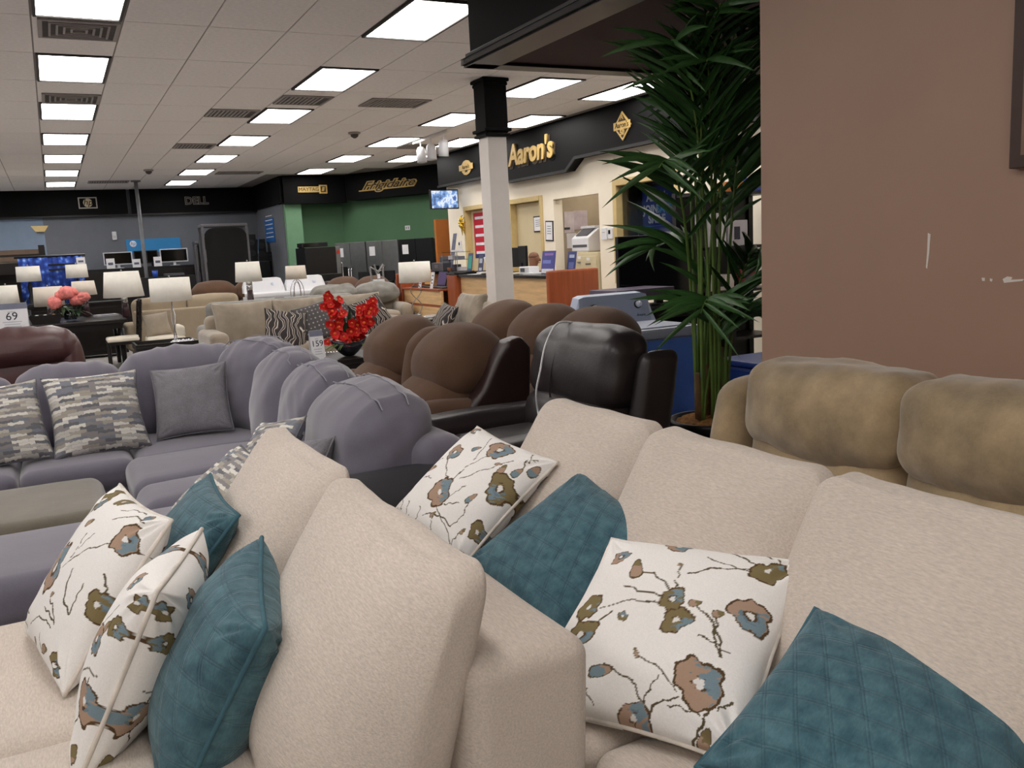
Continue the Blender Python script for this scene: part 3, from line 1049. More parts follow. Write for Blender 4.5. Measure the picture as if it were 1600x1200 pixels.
soft('seat_cushion', m_grey, gs, (.68, 5.34, .4), (.78, .72, .16), .06, (.005, .01, .02), .004, 77)
for y0, y1, sd in ((4.33, 4.97, 78), (3.9, 4.32, 79)):
    soft('seat_cushion', m_grey, gs, (.63, (y0 + y1) / 2, .405), (.82, y1 - y0 - .01, .18), .07, (.01, .005, .025), .004, sd)
soft('chaise_cushion', m_grey, gs, (.05, 3.56, .4), (1.9, .65, .17), .06, (.01, .01, .015), .004, 80)
def grey_back(c, w, h_, d_, seed, face, seams=True, rz=0):
    def f(P, hh):
        P = P.copy()
        u = P[:, 0] / hh[0]
        w2 = np.clip((P[:, 2] + hh[2]) / (2 * hh[2]), 0, 1)
        P[:, 1] += .16 * (P[:, 2] + hh[2])
        P[:, 2] -= (.055 if seams else .02) * w2 * u ** 2                 # domed top
        P[:, 2] += .0035 * w2 ** 4 * (np.sin(P[:, 0] * 47 + seed) + np.sin(P[:, 0] * 71 + 2 * seed))
        return P
    o = soft('back_cushion', m_grey, gs, c, (w, d_, h_), .12, (.02, .05, .02), .012, seed, f, k=6, m=15, freq=17)
    o.rotation_euler = (0, 0, face)
    if seams:
        for off in (-.075, .035):
            mb = MB()
            me = o.data
            # dashes follow the surface: walk over the dome of the cushion
            pts = []
            co = np.empty(len(me.vertices) * 3)
            me.vertices.foreach_get('co', co)
            co = co.reshape(-1, 3)
            xs = np.linspace(-w / 2 * .93, w / 2 * .93, 26)
            for x in xs:
                m_ = (np.abs(co[:, 0] - x) < .05) & (co[:, 2] > 0)
                q = co[m_]
                if len(q) == 0: continue
                top = q[np.argmax(q[:, 2] - abs(0) * q[:, 0] - .9 * np.abs(q[:, 1] - (.16 * h_ + off)))]
                pts.append(Vector((x, top[1], top[2] + .002)))
            mb2 = MB()
            mb2.tube(pts, .0028, 5)
            mb2.build('stitching', m_stitch, o)
    return o
m_stitch = M('pale_stitching', (150, 150, 160), .8)
grey_back((-1.2, 5.72, .68), .6, .5, .24, 81, 0, False)
grey_back((-.58, 5.72, .68), .6, .5, .24, 82, 0, False)
grey_back((.01, 5.72, .68), .585, .5, .24, 83, 0, False)
grey_back((.66, 5.7, .72), .72, .5, .24, 84, 0, False)
F_ = -PI / 2
grey_back((1.0, 5.42, .73), .6, .56, .28, 85, F_ + .45)
grey_back((1.04, 4.86, .71), .62, .55, .28, 86, F_)
grey_back((1.06, 4.26, .70), .62, .54, .28, 87, F_)
grey_back((1.06, 3.55, .69), .8, .52, .32, 88, F_)
for x, y in ((-1.6, 5.1), (-1.6, 5.9), (1.25, 5.9), (1.2, 3.1), (-.8, 3.3), (.35, 4.9)):
    MB().lathe([(.025, 0), (.035, .06)], 10, (x, y, 0)).build('foot', m_blackw, gs, True)

# ---- pillows on the sectional
def brick_mat():
    t = NT('broken_stripe_fabric')
    uv = t.coord('UV', (1, 1, 1))
    nz = t.noise(uv, 22, 3)
    ad = t.n('ShaderNodeVectorMath', operation='MULTIPLY_ADD')
    cb = t.n('ShaderNodeCombineXYZ')
    t.l(nz, cb.inputs[1])
    t.l(cb.outputs[0], ad.inputs[0])
    ad.inputs[1].default_value = (0, .05, 0)
    t.l(uv, ad.inputs[2])
    br = t.n('ShaderNodeTexBrick')
    br.inputs['Scale'].default_value = 1
    br.inputs['Brick Width'].default_value = .17
    br.inputs['Row Height'].default_value = .036
    br.inputs['Mortar Size'].default_value = .0012
    br.inputs['Color1'].default_value = (0, 0, 0, 1)
    br.inputs['Color2'].default_value = (1, 1, 1, 1)
    br.inputs['Mortar'].default_value = (.5, .5, .5, 1)
    br.offset = .37
    t.l(ad.outputs[0], br.inputs['Vector'])
    cs = [(216, 213, 206), (108, 108, 114), (190, 186, 178), (140, 136, 136), (226, 223, 214), (126, 130, 140), (168, 160, 148)]
    t.color(t.ramp(br.outputs['Color'], [(i / 7, lin(c)) for i, c in enumerate(cs)], 'CONSTANT'))
    t.b.inputs['Roughness'].default_value = .95
    t.bump(t.noise(uv, 120, 2), .2, .003)
    return t.m
m_brick = brick_mat()
m_tweed = fabric_mat('grey_tweed', (134, 132, 138), .12, 14, (220, 220, 220), .28, sheen=0)
m_navy = fabric_mat('navy_backing', (52, 54, 70), .1, 6, (200, 200, 200), .1)
throw_pillow('striped_pillow', 'broken-stripe grey and cream pillow at the left picture edge on the sectional', (-.36, 5.32, .69), (1, .1, .05), (0, -.85, .5), .47, .17, 'plain', 21, mat=m_brick)
throw_pillow('striped_pillow', 'broken-stripe grey and cream pillow in the middle of the grey sectional', (.13, 5.34, .69), (1, -.05, .08), (.1, -.85, .5), .5, .2, 'plain', 22, mat=m_brick, ears=.1)
throw_pillow('tweed_pillow', 'plain grey tweed pillow near the corner of the sectional', (.64, 5.36, .7), (.97, -.22, .05), (-.22, -.85, .42), .43, .17, 'plain', 23, mat=m_tweed)
throw_pillow('striped_pillow', 'striped pillow with navy back poking up behind the beige love seat cushion', (.72, 3.78, .62), (.2, -.95, .2), (-.8, -.1, .55), .43, .15, 'plain', 24, mat=m_brick, ears=.1)
throw_pillow('tweed_pillow', 'grey tweed pillow corner poking up behind the beige love seat', (.75, 3.45, .6), (.1, -.95, .25), (-.8, -.25, .5), .4, .15, 'plain', 25, mat=m_tweed, ears=.12)
throw_pillow('striped_pillow', 'striped pillow mostly hidden behind the love seat far cushion', (.5, 3.62, .57), (.1, -.95, .0), (-.6, -.1, .8), .42, .14, 'plain', 26, mat=m_brick)

# ---- olive ottoman
ot = thing('plush_ottoman', 'low olive grey plush ottoman at the left picture edge', 'ottoman', (-.5, 4.44, 0))
soft('body', m_olive2, ot, (0, 0, .2), (1.18, .74, .3), .05, wr=.004, seed=91)
soft('cushion_top', m_olive2, ot, (0, 0, .38), (1.2, .76, .16), .065, (.01, .01, .02), .006, 92)
for x in (-.5, .5):
    for y in (-.28, .28): MB().lathe([(.025, 0), (.03, .06)], 10, (x, y, 0)).build('leg', m_blackw, ot, True)
# ================================================================ MID-GROUND SEATING
def hump(c=.0, e=.35):
    """recliner back: rounded crown, rolled top"""
    def f(P, h):
        P = P.copy()
        u = P[:, 0] / h[0]
        w = np.clip((P[:, 2] + h[2]) / (2 * h[2]), 0, 1)
        P[:, 2] -= e * h[2] * w ** 2 * np.abs(u) ** 3
        P[:, 0] *= 1 - .04 * w ** 3
        P[:, 1] += .2 * (P[:, 2] + h[2])
        return P
    return f

def recliner_sofa(name, label, loc, rz, fab, side, segs, W, H=1.02, fin_drop=0):
    t = thing(name, label, 'recliner sofa', loc, rz)
    soft('base', side, t, (0, 0, .2), (W - .1, .86, .34), .05, wr=.003, seed=101)
    x = -W / 2 + .24
    for i, (w, kind) in enumerate(segs):
        cx = x + w / 2
        hb = H - .5
        if kind == 's':
            soft('seat_cushion', fab, t, (cx, -.16, .43), (w - .01, .62, .22), .1, (.01, .02, .035), .006, 110 + i)
            soft('lumbar_cushion', fab, t, (cx, .06, .6), (w - .01, .3, .3), .12, (.01, .06, .01), .008, 120 + i, hump(e=.5), k=5, m=11)
            soft('back_cushion', fab, t, (cx, .2, H - .21), (w + .05, .38, .42), .16, (.02, .06, .02), .011, 130 + i, hump(e=.42), k=6, m=14)
        else:
            soft('console', fab, t, (cx, -.16, .42), (w - .01, .6, .24), .06, (0, .01, .02), .004, 140)
            soft('console_back', fab, t, (cx, .2, H - .3), (w, .3, .52), .12, (.01, .04, .01), .006, 141, hump(e=.2), k=6, m=10)
        x += w
    for s in (-1, 1):
        soft('arm', fab, t, (s * (W / 2 - .13), -.1, .5), (.26, .82, .22), .1, (.01, .02, .03), .006, 150 + s)
        soft('arm_side', side, t, (s * (W / 2 - .12), -.06, .24), (.22, .84, .38), .05, (.01, .01, 0), .003, 152 + s)
        Hf = H - fin_drop
        fin = [(.44, .2), (.5, .5), (.53, Hf - .12), (.47, Hf - .05), (.38, Hf - .07), (.3, Hf - .16), (.2, Hf - .34), (.08, min(.55, Hf - .38)), (.02, .4), (.0, .2)]
        x0, x1 = sorted((s * (W / 2 - .15), s * (W / 2 - .01)))
        MB().prism(fin, x0, x1, 'x').build('back_side', side, t, True, bevel=.03, seg=3)
    for sx in (-1, 1):
        for sy in (-.36, .36):
            MB().box(sx * (W / 2 - .2) - .03, sx * (W / 2 - .2) + .03, sy - .03, sy + .03, 0, .05).build('foot', m_black, t)
    return t

recliner_sofa('console_sofa', 'chocolate brown reclining love seat with a centre console, behind the grey sectional', (1.94, 5.5, 0), -PI / 2, m_brown, m_brleather, [(.66, 's'), (.3, 'c'), (.66, 's')], 2.0)
recliner_sofa('reclining_sofa', 'second chocolate brown reclining sofa beside the washer', (2.98, 5.68, 0), -PI / 2, m_brown, m_brleather, [(.66, 's'), (.66, 's'), (.66, 's')], 2.4, 1.04, .22)

# black leather power recliner with a cord hanging over it
t = thing('leather_recliner', 'black brown leather recliner with a white cord hanging over its back', 'recliner', (2.2, 3.9, 0), -PI / 2)
soft('base', m_leather, t, (0, 0, .2), (.92, .9, .34), .05, wr=.003, seed=161)
soft('seat_cushion', m_leather, t, (0, -.15, .43), (.6, .66, .2), .08, (.01, .02, .03), .006, 162)
def lback(P, h):
    P = P.copy()
    u = P[:, 0] / h[0]
    w = np.clip((P[:, 2] + h[2]) / (2 * h[2]), 0, 1)
    P[:, 1] += .22 * (P[:, 2] + h[2])
    P[:, 2] -= .05 * w ** 2 * np.abs(u) ** 4
    return P
soft('lower_back', m_leather, t, (.02, .13, .6), (.78, .22, .26), .07, (.01, .05, .01), .008, 163, lback, k=5, m=12)
soft('head_cushion', m_leather, t, (.02, .2, .86), (.8, .24, .4), .085, (.01, .045, .02), .014, 164, lback, k=6, m=14, freq=12)
mb = MB()
pts = [(-.06, .075 + .22 * (z - .62) - .045 * math.sin((z - .6) / .44 * PI), z) for z in np.linspace(.64, 1.0, 12)]
mb.tube(pts, .004, 6).build('seam', m_leather, t, True)
for s in (-1, 1):
    def lw(P, h):
        P = P.copy()
        P[:, 1] += .2 * (P[:, 2] + h[2])
        return P
    soft('back_side', m_leather, t, (s * .46, .27, .64), (.1, .22, .62), .045, (.008, .01, .01), .003, 165 + s, lw, k=5)
    soft('arm', m_leather, t, (s * .4, -.16, .44), (.22, .8, .34), .06, (.01, .01, .015), .003, 168 + s)
    MB().box(s * .4 - .03, s * .4 + .03, -.3, -.24, 0, .04).build('foot', m_black, t)
    MB().box(s * .4 - .03, s * .4 + .03, .24, .3, 0, .04).build('foot', m_black, t)
soft('back_panel', m_leather, t, (0, .4, .56), (.74, .1, .66), .04, wr=.003, seed=171, fn=lw)
pn = MB().lathe([(.04, 0), (.04, .012), (.03, .016), (.0001, .016)], 14).xf(Matrix.Translation((-.512, -.3, .5)) @ Matrix.Rotation(-PI / 2, 4, 'Y')).build('control_button', m_steel, t, True)
cp = [at(x, y, X=X) for x, y, X in ((905, 508, 2.5), (888, 503, 2.44), (868, 508, 2.35), (852, 540, 2.26), (844, 580, 2.21), (838, 612, 2.18), (841, 645, 2.2), (846, 668, 2.14))]
def smooth_path(cp, n=6):
    out = []
    P = [Vector(p) for p in cp]
    for i in range(len(P) - 1):
        a, b, c, d = P[max(i - 1, 0)], P[i], P[i + 1], P[min(i + 2, len(P) - 1)]
        for k in range(n):
            s = k / n
            out.append(.5 * ((2 * b) + (c - a) * s + (2 * a - 5 * b + 4 * c - d) * s * s + (3 * b - a - 3 * c + d) * s ** 3))
    return out + [P[-1]]
o = MB().tube(smooth_path(cp), .006, 7).build('power_cord', m_white, None, True)
tag(o, 'white power cord draped over the black leather recliner', 'cord')

# taupe sofa facing the camera, across the middle
def loose_back(parent, c, w, h_, seed, mat, rx=-.25, t=.2):
    me = pillow_mesh('back_cushion', w, h_, t, 34, .06, .02, seed, None, .3)
    o = obj('back_cushion', me, mat, parent, c)
    o.rotation_euler = (PI / 2 + rx, 0, 0)
    return o
ts = thing('taupe_sofa', 'taupe plush sofa with patterned pillows behind the red orchids', 'sofa', (2.72, 10.75, 0))
soft('base', m_taupe, ts, (0, 0, .2), (2.36, .98, .3), .05, wr=.003, seed=181)
soft('back_frame', m_taupe, ts, (0, .4, .56), (2.3, .2, .56), .08, wr=.004, seed=182)
for s in (-1, 1):
    soft('arm', m_taupe, ts, (s * 1.12, .02, .42), (.22, .96, .52), .06, (.01, .01, .01), .005, 183 + s)
for k in (-1, 0, 1):
    soft('seat_cushion', m_taupe, ts, (k * .67, -.08, .4), (.665, .82, .16), .06, (.01, .01, .03), .006, 186 + k)
    loose_back(ts, (k * .7, .24, .72), .74, .56, 190 + k, m_taupe, t=.28)
def swirl_mat():
    t = NT('swirl_pattern_fabric')
    uv = t.coord('UV', (1, 1, 1))
    w = t.n('ShaderNodeTexWave')
    w.inputs['Scale'].default_value = 2.2
    w.inputs['Distortion'].default_value = 9
    w.inputs['Detail'].default_value = 1
    w.inputs['Detail Scale'].default_value = 1.3
    t.l(uv, w.inputs['Vector'])
    t.color(t.ramp(w.outputs['Fac'], [(0, lin((40, 34, 34))), (.42, lin((92, 82, 78))), (.62, lin((205, 196, 184))), (.82, lin((60, 52, 50)))], 'CONSTANT'))
    t.b.inputs['Roughness'].default_value = .8
    return t.m
def dot_mat():
    t = NT('dotted_charcoal_fabric')
    uv = t.coord('UV', (9, 9, 1))
    v = t.n('ShaderNodeTexVoronoi')
    v.inputs['Randomness'].default_value = .15
    v.inputs['Scale'].default_value = 1
    t.l(uv, v.inputs['Vector'])
    t.color(t.ramp(v.outputs['Distance'], [(0, lin((150, 148, 148))), (.2, lin((74, 70, 70)))], 'CONSTANT'))
    t.b.inputs['Roughness'].default_value = .85
    return t.m
m_swirl, m_dots = swirl_mat(), dot_mat()
throw_pillow('swirl_pillow', 'black and cream swirl pillow on the taupe sofa', (2.38, 10.42, .66), (.97, 0, -.22), (.05, -.85, .5), .5, .16, 'plain', 41, mat=m_swirl)
throw_pillow('dotted_pillow', 'charcoal dotted pillow beside the swirl pillow on the taupe sofa', (2.8, 10.56, .7), (.96, 0, .25), (0, -.85, .45), .5, .16, 'plain', 42, mat=m_dots)
throw_pillow('dotted_pillow', 'charcoal pillow half hidden behind the left orchid stem', (3.12, 10.6, .7), (.8, .1, .55), (.1, -.85, .4), .42, .15, 'plain', 43, mat=m_dots)
throw_pillow('swirl_pillow', 'swirl pillow on the taupe sofa showing between the orchid stems', (3.5, 10.56, .74), (.9, 0, .35), (0, -.85, .45), .45, .15, 'plain', 44, mat=m_swirl)

# taupe armchair in front of the white column
tc_ = thing('taupe_armchair', 'taupe plush love seat end in front of the white column', 'loveseat', (3.78, 8.35, 0), -PI / 2)
soft('base', m_taupe, tc_, (0, 0, .2), (1.5, .92, .3), .05, wr=.003, seed=201)
soft('back_frame', m_taupe, tc_, (0, .38, .55), (1.46, .18, .5), .08, wr=.004, seed=202)
soft('seat_cushion', m_taupe, tc_, (0, -.08, .4), (1.1, .76, .16), .06, (.01, .01, .03), .006, 203)
for s in (-1, 1): soft('arm', m_taupe, tc_, (s * .66, 0, .42), (.2, .9, .5), .06, (.01, .01, .01), .005, 204 + s)
loose_back(tc_, (-.3, .2, .74), .62, .56, 206, m_taupe)
loose_back(tc_, (.33, .2, .7), .56, .48, 207, m_taupe)
throw_pillow('swirl_pillow', 'swirl striped pillow leaning on the taupe love seat before the column', (3.7, 8.75, .72), (.05, -.98, -.15), (-.85, 0, .5), .42, .15, 'plain', 45, mat=m_swirl)

# oxblood leather reclining sofa on the left
rl = thing('oxblood_sofa', 'oxblood leather reclining sofa at the left behind the sectional', 'recliner sofa', (-.95, 8.05, 0))
soft('base', m_redleather, rl, (0, 0, .2), (2.4, .9, .34), .05, wr=.003, seed=211)
def roll(P, h):
    P = P.copy()
    u = P[:, 0] / h[0]
    w = np.clip((P[:, 2] + h[2]) / (2 * h[2]), 0, 1)
    P[:, 1] += .15 * (P[:, 2] + h[2])
    P[:, 2] -= .06 * w ** 2 * np.abs(u) ** 6
    P[:, 2] += .006 * np.sin(P[:, 0] * 42) * w ** 3
    return P
for k in range(2):
    cx = -.54 + 1.08 * k
    soft('seat_cushion', m_redleather, rl, (cx, -.14, .42), (.98, .64, .2), .08, (.01, .02, .03), .006, 212 + k)
    soft('lower_back', m_redleather, rl, (cx, .2, .66), (.98, .18, .36), .07, (.01, .03, 0), .005, 214 + k, roll)
    soft('head_roll', m_redleather, rl, (cx, .2, .88), (1.06, .28, .3), .12, (.01, .03, .02), .009, 216 + k, roll, k=6, m=16, freq=14)
    for e in (-1, 1):
        soft('side_bolster', m_redleather, rl, (cx + e * .46, .19, .7), (.2, .24, .5), .09, (.01, .03, .01), .008, 220 + k + e, roll)
for s in (-1, 1): soft('arm', m_redleather, rl, (s * 1.16, -.06, .44), (.24, .9, .46), .1, (.01, .01, .02), .004, 224 + s)

# ---- black coffee table with vase of red orchids and a price card
ct = thing('coffee_table', 'black coffee table with nailhead edge carrying the red orchids', 'coffee table', (2.3, 8.85, 0))
MB().box(-.62, .62, -.4, .4, .41, .46).build('top', m_blackw, ct, bevel=.01)
MB().box(-.58, .58, -.36, .36, .34, .41).build('apron', m_blackw, ct, bevel=.004)
for sx in (-1, 1):
    for sy in (-1, 1): MB().prism([(sx * .54 - .035, sy * .32 - .035), (sx * .54 + .035, sy * .32 - .035), (sx * .54 + .035, sy * .32 + .035), (sx * .54 - .035, sy * .32 + .035)], 0, .36).build('leg', m_blackw, ct, bevel=.005)
MB().box(-.5, .5, -.28, .28, .12, .14).build('shelf', m_blackw, ct)
nm = MB().lathe([(.011, 0), (.009, .006), (.0001, .009)], 8)
nme = raw('nailhead', nm.V, nm.F)
nme.materials.append(m_chrome)
for k in range(38):
    obj('nailhead', nme, None, ct, (-.59 + k * .032, .38, .46))
va = thing('orchid_vase', 'dark glass boat vase holding two red orchid stems', 'flower vase', (2.62, 8.72, .462))
prof = []
def vase(P, h):
    return P
mb = MB()
n, R_ = 24, [(.05, 0), (.09, .03), (.14, .08), (.175, .14), (.165, .145), (.13, .09), (.08, .04), (.0001, .03)]
mb.lathe(R_, n)
mb.V = [(x * 1.15, y * .62, z + .045 * (abs(x) / .17) ** 2) for x, y, z in mb.V]
m_vase = M('smoky_silver_glass', (70, 72, 80), .08, .15, 4, metal=.7)
mb.build('bowl', m_vase, va, True)
m_petal = M('red_petal', (200, 20, 16), .6, .25, 14)
m_pcent = M('orange_petal_heart', (235, 110, 50), .6)
m_leaf = M('dark_green_leaf', (34, 62, 30), .45, .25, 10)
m_grass = M('pale_green_leaf', (110, 130, 70), .6, .2)
petal = []
def orchid_mesh():
    mb = MB()
    for k in range(5):
        a = 2 * PI * k / 5
        c, s = math.cos(a), math.sin(a)
        V = []
        for r, w, z in ((.0, .006, 0), (.016, .018, .004), (.03, .02, .01), (.04, .008, .012)):
            for q in (-1, 0, 1):
                V.append((c * r - s * w * q, s * r + c * w * q, z + (0 if q else -.004)))
        mb.add(V, [(i * 3 + j, i * 3 + j + 1, i * 3 + j + 4, i * 3 + j + 3) for i in range(3) for j in range(2)])
    me = raw('orchid_bloom', mb.V, mb.F)
    me.materials.append(m_petal)
    return me
ome = orchid_mesh()
hm = MB().lathe([(.012, 0), (.01, .012), (.0001, .018)], 8)
hme = raw('bloom_heart', hm.V, hm.F)
hme.materials.append(m_pcent)
rnd = random.Random(3)
for sgn, tip, base_ in ((-1, (-.13, .02, .62), (-.02, 0, .1)), (1, (.27, .0, .5), (.03, 0, .1))):
    b0, tp = Vector(base_), Vector(tip)
    mid = (b0 + tp) / 2 + Vector((sgn * .02, 0, .05))
    pth = [b0 * (1 - s) ** 2 + mid * 2 * s * (1 - s) + tp * s * s for s in np.linspace(0, 1, 14)]
    st = MB().tube(pth, .006, 6).build('stem', m_leaf, va, True)
    for k in range(44):
        s = .1 + .9 * k / 43
        i = min(int(s * 13), 12)
        p = pth[i].lerp(pth[i + 1], s * 13 - i)
        off = Vector((rnd.uniform(-.1, .08) + (-.07 if sgn < 0 and s < .45 else 0), rnd.uniform(-.1, .05), rnd.uniform(-.04, .05)))
        o = obj('orchid_bloom', ome, None, va, p + off)
        d = Vector((rnd.uniform(-.8, .8), -1, rnd.uniform(-.4, .8))).normalized()
        o.rotation_euler = d.to_track_quat('Z', 'Y').to_euler()
        sc = rnd.uniform(.9, 1.4)
        o.scale = (sc, sc, sc)
        h_ = obj('bloom_heart', hme, None, o)
for k in range(9):
    a = rnd.uniform(0, 2 * PI)
    L = rnd.uniform(.2, .32)
    ux, uy = math.cos(a), math.sin(a) * .6
    pts = [Vector((ux * L * s, uy * L * s, .12 + .1 * s - .14 * s * s)) for s in np.linspace(0, 1, 6)]
    MB().tube(pts, [.005, .01, .011, .009, .006, .001], 5).build('grass_blade', m_grass, va, True)
for k, (dx, dz) in enumerate(((-.03, .34), (.05, .4), (.1, .3))):
    V = []
    for s in np.linspace(0, 1, 6):
        w = .03 * math.sin(PI * min(1, s * .9 + .08))
        V += [(dx * s - w, .02 * s, .1 + dz * s), (dx * s, .02 * s + .012, .1 + dz * s), (dx * s + w, .02 * s, .1 + dz * s)]
    MB().add(V, [(i * 3 + j, i * 3 + j + 1, i * 3 + j + 4, i * 3 + j + 3) for i in range(5) for j in range(2)]).build('orchid_leaf', m_leaf, va, True)

def price_card(label, loc, rz, w, h, body, size, lean_=.18):
    t = thing('price_card', label, 'price card', loc, rz)
    mb = MB()
    mb.add([(-w / 2, 0, 0), (w / 2, 0, 0), (w / 2, lean_ * h, h), (-w / 2, lean_ * h, h), (w / 2, lean_ * h * 2, 0), (-w / 2, lean_ * h * 2, 0),
            (-w / 2, .003, 0), (w / 2, .003, 0), (w / 2, lean_ * h, h - .01), (-w / 2, lean_ * h, h - .01)], [(0, 1, 2, 3), (2, 4, 5, 3), (6, 9, 8, 7)])
    mb.build('card', m_paper, t)
    ang = math.atan(lean_)
    n_ = Vector((0, -math.cos(ang), math.sin(ang)))
    def on(z): return Vector((0, lean_ * z, z)) + n_ * .0015
    V = [on(h * .8) + Vector((s * w / 2, 0, 0)) for s in (-1, 1)] + [on(h * .995) + Vector((s * w / 2, 0, 0)) for s in (1, -1)]
    MB().add(V, [(0, 1, 2, 3)]).build('header_band', M('card_header_grey', (120, 124, 142), .7), t)
    text('price', body, size, m_ink, t, on(h * .55), (PI / 2 - ang, 0, 0), extrude=.0005)
    for z, ww in ((.36, .6), (.28, .5), (.2, .55), (.7, .25)):
        V = [on(h * z) + Vector((s * w * ww / 2, 0, 0)) for s in (-1, 1)] + [on(h * z + .006) + Vector((s * w * ww / 2, 0, 0)) for s in (1, -1)]
        MB().add(V, [(0, 1, 2, 3)]).build('print_line', M('card_print_grey', (176, 178, 190), .8), t)
    return t
price_card('white price card reading 159 on the black coffee table', (2.28, 8.62, .461), .1, .14, .3, "159", .085)

# ---- lamps
m_shade = M('ivory_lampshade', (243, 240, 230), .9, .04, 12)
m_shade2 = M('beige_lampshade', (224, 214, 200), .9, .04, 12)
m_aub = M('aubergine_ceramic', (54, 34, 40), .25, .1)
def lamp(label, loc, z0, zs0, zs1, r0, r1, kind, mat=None, tapered_oval=1.0):
    """z0 foot height, shade from zs0 to zs1, r0/r1 the lower / upper shade radius"""
    t = thing('table_lamp', label, 'lamp', (loc[0], loc[1], z0), 0, 'table lamps on display')
    a, b = zs0 - z0, zs1 - z0
    mb = MB().lathe([(r0, a), (r1, b), (r1 - .004, b), (r0 - .004, a)], 28)
    mb.F = mb.F[:-2]
    n = 28
    mb.F += [(3 * n + j, 3 * n + (j + 1) % n, (j + 1) % n, j) for j in range(n)]
    mb.V = [(x, y * tapered_oval, z) for x, y, z in mb.V]
    sh = mb.build('shade', mat or m_shade, t, True)
    mr = MB()
    for q in range(3):
        th = 2 * PI * q / 3
        mr.tube([(0, 0, b - .02), (r1 * .98 * math.cos(th), r1 * .98 * math.sin(th) * tapered_oval, b - .01)], .003, 5)
    mr.build('spider', m_steel, t)
    MB().lathe([(.0001, b + .03), (.008, b + .028), (.012, b + .015), (.005, b), (.005, b - .03)][::-1], 8).build('finial', m_steel, t, True)
    if kind == 'column':
        MB().lathe([(.05, 0), (.055, .02), (.05, a * .35), (.042, a * .72)], 18).build('base', m_aub, t, True)
        MB().lathe([(.042, a * .72), (.045, a * .74), (.045, a * 1.0), (.02, a * 1.02), (.006, a + .1), (.006, b)], 18).build('neck', m_chrome, t, True)
    elif kind == 'turned':
        MB().lathe([(.07, 0), (.07, .02), (.03, .05), (.05, a * .3), (.02, a * .5), (.04, a * .75), (.012, a), (.006, b)], 18).build('base', m_black, t, True)
    elif kind == 'twist':
        MB().lathe([(.07, 0), (.07, .012), (.02, .025)], 18).build('foot', m_chrome, t, True)
        for ph in (0, PI):
            pts = [(.022 * math.cos(ph + s * 5) * math.sin(min(1, s * .9 + .1) * PI * .9 + .2), .022 * math.sin(ph + s * 5), .02 + s * (a - .0)) for s in np.linspace(0, 1, 22)]
            MB().tube(pts, .008, 7).build('twisted_rod', m_chrome, t, True)
        MB().lathe([(.006, a - .02), (.006, b)], 8).build('neck', m_chrome, t, True)
    elif kind == 'rings':
        MB().lathe([(.06, 0), (.06, .012), (.015, .02)], 18).build('foot', m_chrome, t, True)
        for q, (rx, tw) in enumerate(((.1, 0), (.075, .6), (.045, -.4))):
            pts = [(rx * math.cos(s) * math.cos(tw), rx * math.cos(s) * math.sin(tw), .02 + (a - .02) / 2 + (a - .03) / 2 * math.sin(s) * (1 - .1 * q)) for s in np.linspace(0, 2 * PI, 26)[:-1]]
            MB().tube(pts, .005, 6, True).build('ring', m_chrome, t, True)
        MB().lathe([(.006, a - .02), (.006, b)], 8).build('neck', m_chrome, t, True)
    elif kind == 'loops':
        MB().lathe([(.07, 0), (.07, .012), (.015, .02)], 18).build('foot', m_steel, t, True)
        for sg in (-1, 1):
            pts = [(sg * .085 * math.sin(s * 2 * PI * 1.0 + .15), .02 * sg * math.cos(s * PI), .015 + s * a) for s in np.linspace(0, 1, 30)]
            MB().tube(pts, .006, 6).build('wire_loop', m_steel, t, True)
        MB().lathe([(.006, a - .03), (.006, b)], 8).build('neck', m_steel, t, True)
    else:
        MB().lathe([(.08, 0), (.08, .02), (.05, .04), (.07, a * .4), (.05, a * .8), (.015, a), (.006, b)], 18).build('base', m_aub, t, True)
    return t
def lamp_px(label, cx, top, bot, wb, wt, Y, z0, kind, mat=None, flat=1.0):
    p, q = at(cx, top, Y=Y), at(cx, bot, Y=Y)
    k = (Vector(p) - CAM).dot(_fw) / F_PX
    return lamp(label, (q.x, Y), z0, q.z, p.z, wb * k / 2, wt * k / 2, kind, mat, flat)

# black side table with the twisted chrome lamp
st = thing('side_table', 'black side table with mirrored tray top under the twisted chrome lamp', 'side table', (1.14, 11.58, 0))
MB().box(-.36, .36, -.3, .3, .48, .52).build('top', m_blackw, st, bevel=.008)
MB().box(-.34, .34, -.28, .28, .36, .48).build('apron', m_blackw, st, bevel=.004)
MB().box(-.33, .33, -.27, .27, .521, .524).build('mirror_inset', m_chrome, st)
for y in (-.29, .29): MB().box(-.36, .36, y - .012, y + .012, .52, .55).build('gallery_rail', m_blackw, st)
for x in (-.345, .345): MB().box(x - .012, x + .012, -.29, .29, .52, .55).build('gallery_rail', m_blackw, st)
for sx in (-1, 1):
    for sy in (-1, 1): MB().lathe([(.025, 0), (.035, .1), (.022, .2), (.035, .36)], 10, (sx * .3, sy * .24, 0)).build('leg', m_blackw, st, True)
    MB().lathe([(.0001, -.02), (.016, -.014), (.016, 0)], 10).xf(Matrix.Translation((sx * .15, -.28, .42)) @ Matrix.Rotation(-PI / 2, 4, 'X')).build('drawer_knob', m_chrome, st, True)
lamp_px('white drum lamp on a twisted chrome stem on the black side table', 268, 434, 470, 62, 60, 11.55, .525, 'twist')
bd = thing('bead_garland', 'string of pearl beads lying on the black side table', 'beads', (1.33, 11.42, .526))
rb = random.Random(4)
bm_ = MB().lathe([(.0001, 0), (.012, .006), (.015, .013), (.012, .02), (.0001, .026)], 8)
bme = raw('bead', bm_.V, bm_.F)
bme.materials.append(m_paper)
for k in range(26):
    a = k * .35
    obj('bead', bme, None, bd, (.1 * math.cos(a) + .004 * k - .05, .09 * math.sin(a), .013 * (k % 2)))

